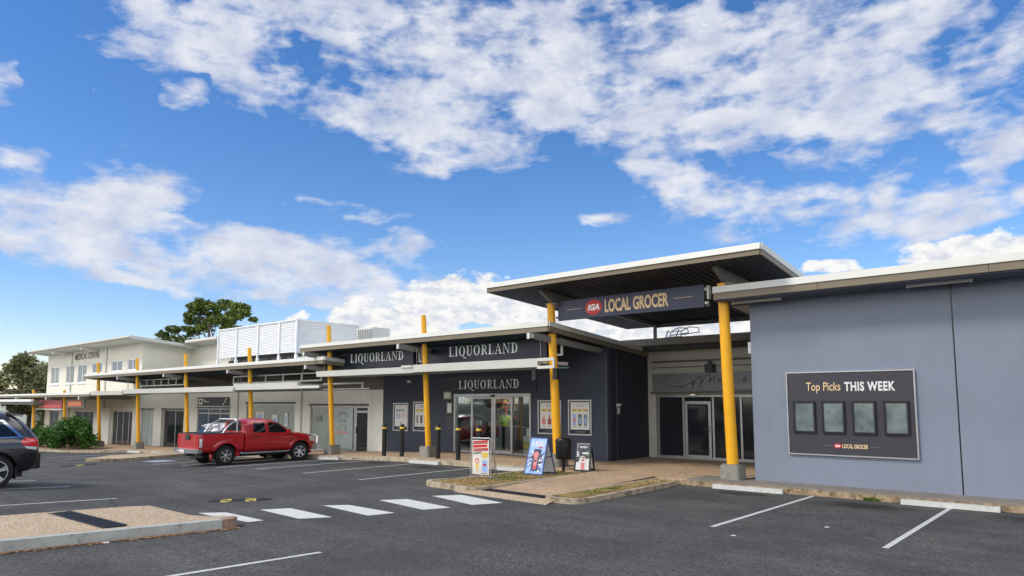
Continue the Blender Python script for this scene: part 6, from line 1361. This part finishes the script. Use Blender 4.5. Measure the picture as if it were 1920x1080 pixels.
# ------------------------------------------------------------------ trees and shrubs
def leaf_cloud(mb, clumps, n, size, flat_=.7, shell=.55):
    """n leaf-sized quads spread through clumps (x, y, z, rx, ry, rz)"""
    vol = np.array([c[3] * c[4] * c[5] for c in clumps]) ** .75; vol = vol / vol.sum(); idx = rng.choice(len(clumps), n, p=vol)
    C = np.array(clumps)[idx]; d = rng.normal(size=(n, 3)); d /= np.linalg.norm(d, axis=1)[:, None]; rad = shell + (1 - shell) * rng.random(n) ** .7; rad *= rng.normal(1, .10, n)
    P = C[:, :3] + d * rad[:, None] * C[:, 3:6]
    a = rng.normal(size=(n, 3)); a[:, 2] *= flat_; a /= np.linalg.norm(a, axis=1)[:, None]; b = np.cross(a, rng.normal(size=(n, 3))); b /= np.linalg.norm(b, axis=1)[:, None]
    s = size * rng.uniform(.5, 1.3, n)[:, None]; V = np.stack([P - a * s, P - b * s * .55, P + a * s, P + b * s * .55], 1).reshape(-1, 3)
    o = len(mb.v); mb.v += V.tolist(); mb.f += [(o + 4 * i, o + 4 * i + 1, o + 4 * i + 2, o + 4 * i + 3) for i in range(n)]; mb.m += [0] * n
def tree(name, label, base, clumps, n, leaf, size, limbs, tr=.35, group=None, m_trunk='bark'):
    t = thing(name, label, 'tree', base, group=group); mb = MB()
    for path_, r0, r1 in limbs:
        k = len(path_) - 1
        for i in range(k): mb.tube(path_[i], path_[i + 1], r0 + (r1 - r0) * i / k, r0 + (r1 - r0) * (i + 1) / k, 8)
    mb.build('trunk', m_trunk, t, smooth=60)
    mb = MB(); leaf_cloud(mb, clumps, n, size); mb.build('crown', leaf, t); return t
# the umbrella-shaped tree above the roofs (outline follows many small domed clumps)
Y0 = 55; tb = (-113, Y0, -1.8)
def tp(px, py, dy=0):      # picture outline measured once, turned into metres at the tree's own distance
    return None
cl = []; lim = [([(tb[0], Y0, -1.8), (-112.6, Y0, 6), (-112.0, Y0, 11.5)], .75, .5)]
top = [(-124.5, 13.2, 1.3), (-123.2, 15.6, 1.4), (-120.6, 17.1, 1.5), (-117.6, 18.4, 1.6), (-114.6, 19.1, 1.7), (-111.6, 18.9, 1.6), (-108.9, 18.9, 1.4), (-106.4, 18.2, 1.6), (-104.4, 17.0, 1.6), (-103.2, 15.4, 1.4), (-102.2, 14.0, 1.1),
       (-120.6, 15.2, 1.1), (-118.2, 16.3, 1.3), (-115.2, 16.9, 1.3), (-111.4, 16.2, 1.2), (-108.6, 16.6, 1.1), (-105.6, 15.6, 1.1), (-113.4, 14.9, .9), (-106.9, 14.2, .6), (-117.0, 17.8, 1.1), (-103.6, 13.9, 1.0),
       (-131.0, 12.6, 1.0), (-129.0, 13.4, 1.2), (-127.0, 14.4, 1.2), (-128.4, 12.2, 1.1), (-123.8, 12.2, .8), (-132.2, 11.9, .7), (-122.0, 12.0, .7), (-122.3, 13.9, .8)]
for x, z, r_ in top:
    x -= 3.2 - (1.2 if x > -110 else 0); z += (1.1 if x < -124.5 - 3.2 else 0); x += (4.2 if x < -127.2 else (.8 if x < -115 else 0))
    cl.append((x, Y0 + random.uniform(-2.5, 2.5), z - r_ * .3, r_ * .80, r_ * 1.2, r_ * .50))
    for _ in range(4): cl.append((x + random.uniform(-1, 1) * r_ * .95, Y0 + random.uniform(-3, 3), z - r_ * .3 + random.uniform(-.75, .45) * r_, r_ * .36, r_ * .5, r_ * .28))
    lim.append(([(-112.3 + (x + 112.3) * .12, Y0, 8.5), (-112.3 + (x + 112.3) * .5, Y0, 10.0 + (z - 12.0) * .35), (x, cl[-5][1], z - r_ * .5)], .17, .05))
tree('gum_tree', 'tall dark umbrella-shaped tree rising behind the roofs left of the louvred screen', tb, cl, 14500, 'leafa', .25, lim)
def round_tree(label, x, y, h, r_, n, leaf='leafb', size=.28):
    zb = ter(x, y); cl = []; lim = [([(x, y, zb), (x + .2, y, zb + h * .45)], .28, .18)]
    for _ in range(30):
        a, e = random.random() * 6.28, random.uniform(-.9, 1.0); rr = r_ * random.uniform(.35, .95); c = (x + rr * math.cos(a) * math.cos(e), y + rr * math.sin(a) * math.cos(e), zb + h * .60 + math.sin(e) * h * .36)
        q = random.uniform(.17, .32) * r_; cl.append((*c, q, q, q * .8)); lim.append(([(x + .2, y, zb + h * .4), c], .09, .03))
    tree('street_tree', label, (x, y, zb), cl, int(n * 1.15), leaf, size, lim, group='olive trees at the far left')
for lab, x, y, h, r_, n in (('olive-green tree left of the medical centre, nearest its corner', -84.5, 25.5, 8.7, 3.6, 5000), ('bushy tree at the far left, second from the medical centre', -91.5, 27.5, 8.4, 3.6, 5000),
                            ('grey-green tree cut by the left edge of the view behind the dark wagon', -96.5, 25, 9.6, 4.0, 5000), ('tall thin-crowned tree in the far left background between its neighbours', -106, 34, 10.4, 3.8, 4500),
                            ('low pale tree in the left background against the medical centre corner', -101, 37, 9.0, 4.2, 4500), ('distant darker tree behind the gap in the left trees', -118, 33, 10.2, 4.6, 4500)):
    round_tree(lab, x, y, h, r_, n)
def bush(label, x, y, rx, ry, h, n, size=.10):
    zb = ter(x, y) + .12; t = thing('bush', label, 'bush', (x, y, zb), group='round green bushes in the shrub bed'); cl = []
    for _ in range(34):
        a = random.random() * 6.28; e = random.uniform(0.05, 1.4); q = random.uniform(.22, .36)
        cl.append((x + rx * .78 * math.cos(a) * math.cos(e), y + ry * .78 * math.sin(a) * math.cos(e), zb + .25 + (h - .45) * math.sin(e) * .92, rx * q, ry * q, h * q * .8))
    mb = MB(); 
    for _ in range(7): c = random.choice(cl); mb.tube((x + random.uniform(-.2, .2), y, zb - .1), c[:3], .035, .012, 6)
    mb.build('stem', 'bark', t); mb = MB(); leaf_cloud(mb, cl, n, size, shell=.35); leaf_cloud(mb, [(c[0], c[1], c[2], c[3] * 1.25, c[4] * 1.2, c[5] * 1.35) for c in cl], n // 7, size * .9, shell=.8); mb.build('foliage', 'leafc', t)
bush('largest round green bush, right one of the row in front of the glass doors', -51.2, 15.7, 2.6, 1.2, 1.85, 14000)
bush('middle green bush half behind the largest one', -55.9, 15.9, 1.7, 1.1, 1.4, 7000)
bush('leftmost low green bush beside the tail of the dark wagon', -59.3, 15.9, 1.5, 1.0, 1.3, 5000)
# creeper and hedge seen through the walkway
mb = MB(); leaf_cloud(mb, [(-78 + i * 1.8, 21.5, -.6 + .5 * math.sin(i * 1.7), 1.2, .8, 1.3) for i in range(8)], 6000, .14)
tag(mb.build('hedge', 'leafa'), 'dark hedge in the shade beneath the low walkway roof', 'hedge')
s = thing('power_line', 'thin power line crossing in front of the far left trees', 'cable', (-90, 21, 0)); mb = MB()
mb.path([(-130 + i * 6, 22, 3.65 - .25 * math.sin(math.pi * i / 9.4)) for i in range(10)], .022, 5); mb.build('wire', 'trimshade', s)

# small litter on the asphalt
for k, (x, y, sz) in enumerate(((-4.9, 11.1, .05), (-4.0, 12.9, .05), (-1.75, 10.1, .07), (-11.52, 4.05, .07))):
    mb = MB(); z = ter(x, y) + .006
    mb.add([(x - sz, y - sz * .6, z), (x + sz * .8, y - sz * .7, z + .004), (x + sz, y + sz * .5, z), (x - sz * .2, y + sz * .8, z + .008), (x, y, z + .010)], [(0, 1, 4), (1, 2, 4), (2, 3, 4), (3, 0, 4)])
    tag(mb.build('paper_scrap', 'paper'), ['tiny white paper scrap in the middle of the right-hand parking bays', 'white scrap nearest the blue wall in the right-hand bays', 'white scrap near the right edge of the car park', 'crumpled white scrap in the gutter of the near island'][k], 'litter')
# trees across the street behind the viewer, which the glass reflects
cl = []
for i in range(60): x = -110 + i * 3.2; cl.append((x, -58 + 4 * math.sin(i), random.uniform(2, 8), 3.5, 2.5, random.uniform(2.5, 4)))
mb = MB(); leaf_cloud(mb, cl, 16000, .75); tag(mb.build('far_woodland', 'leafb'), kind='stuff')
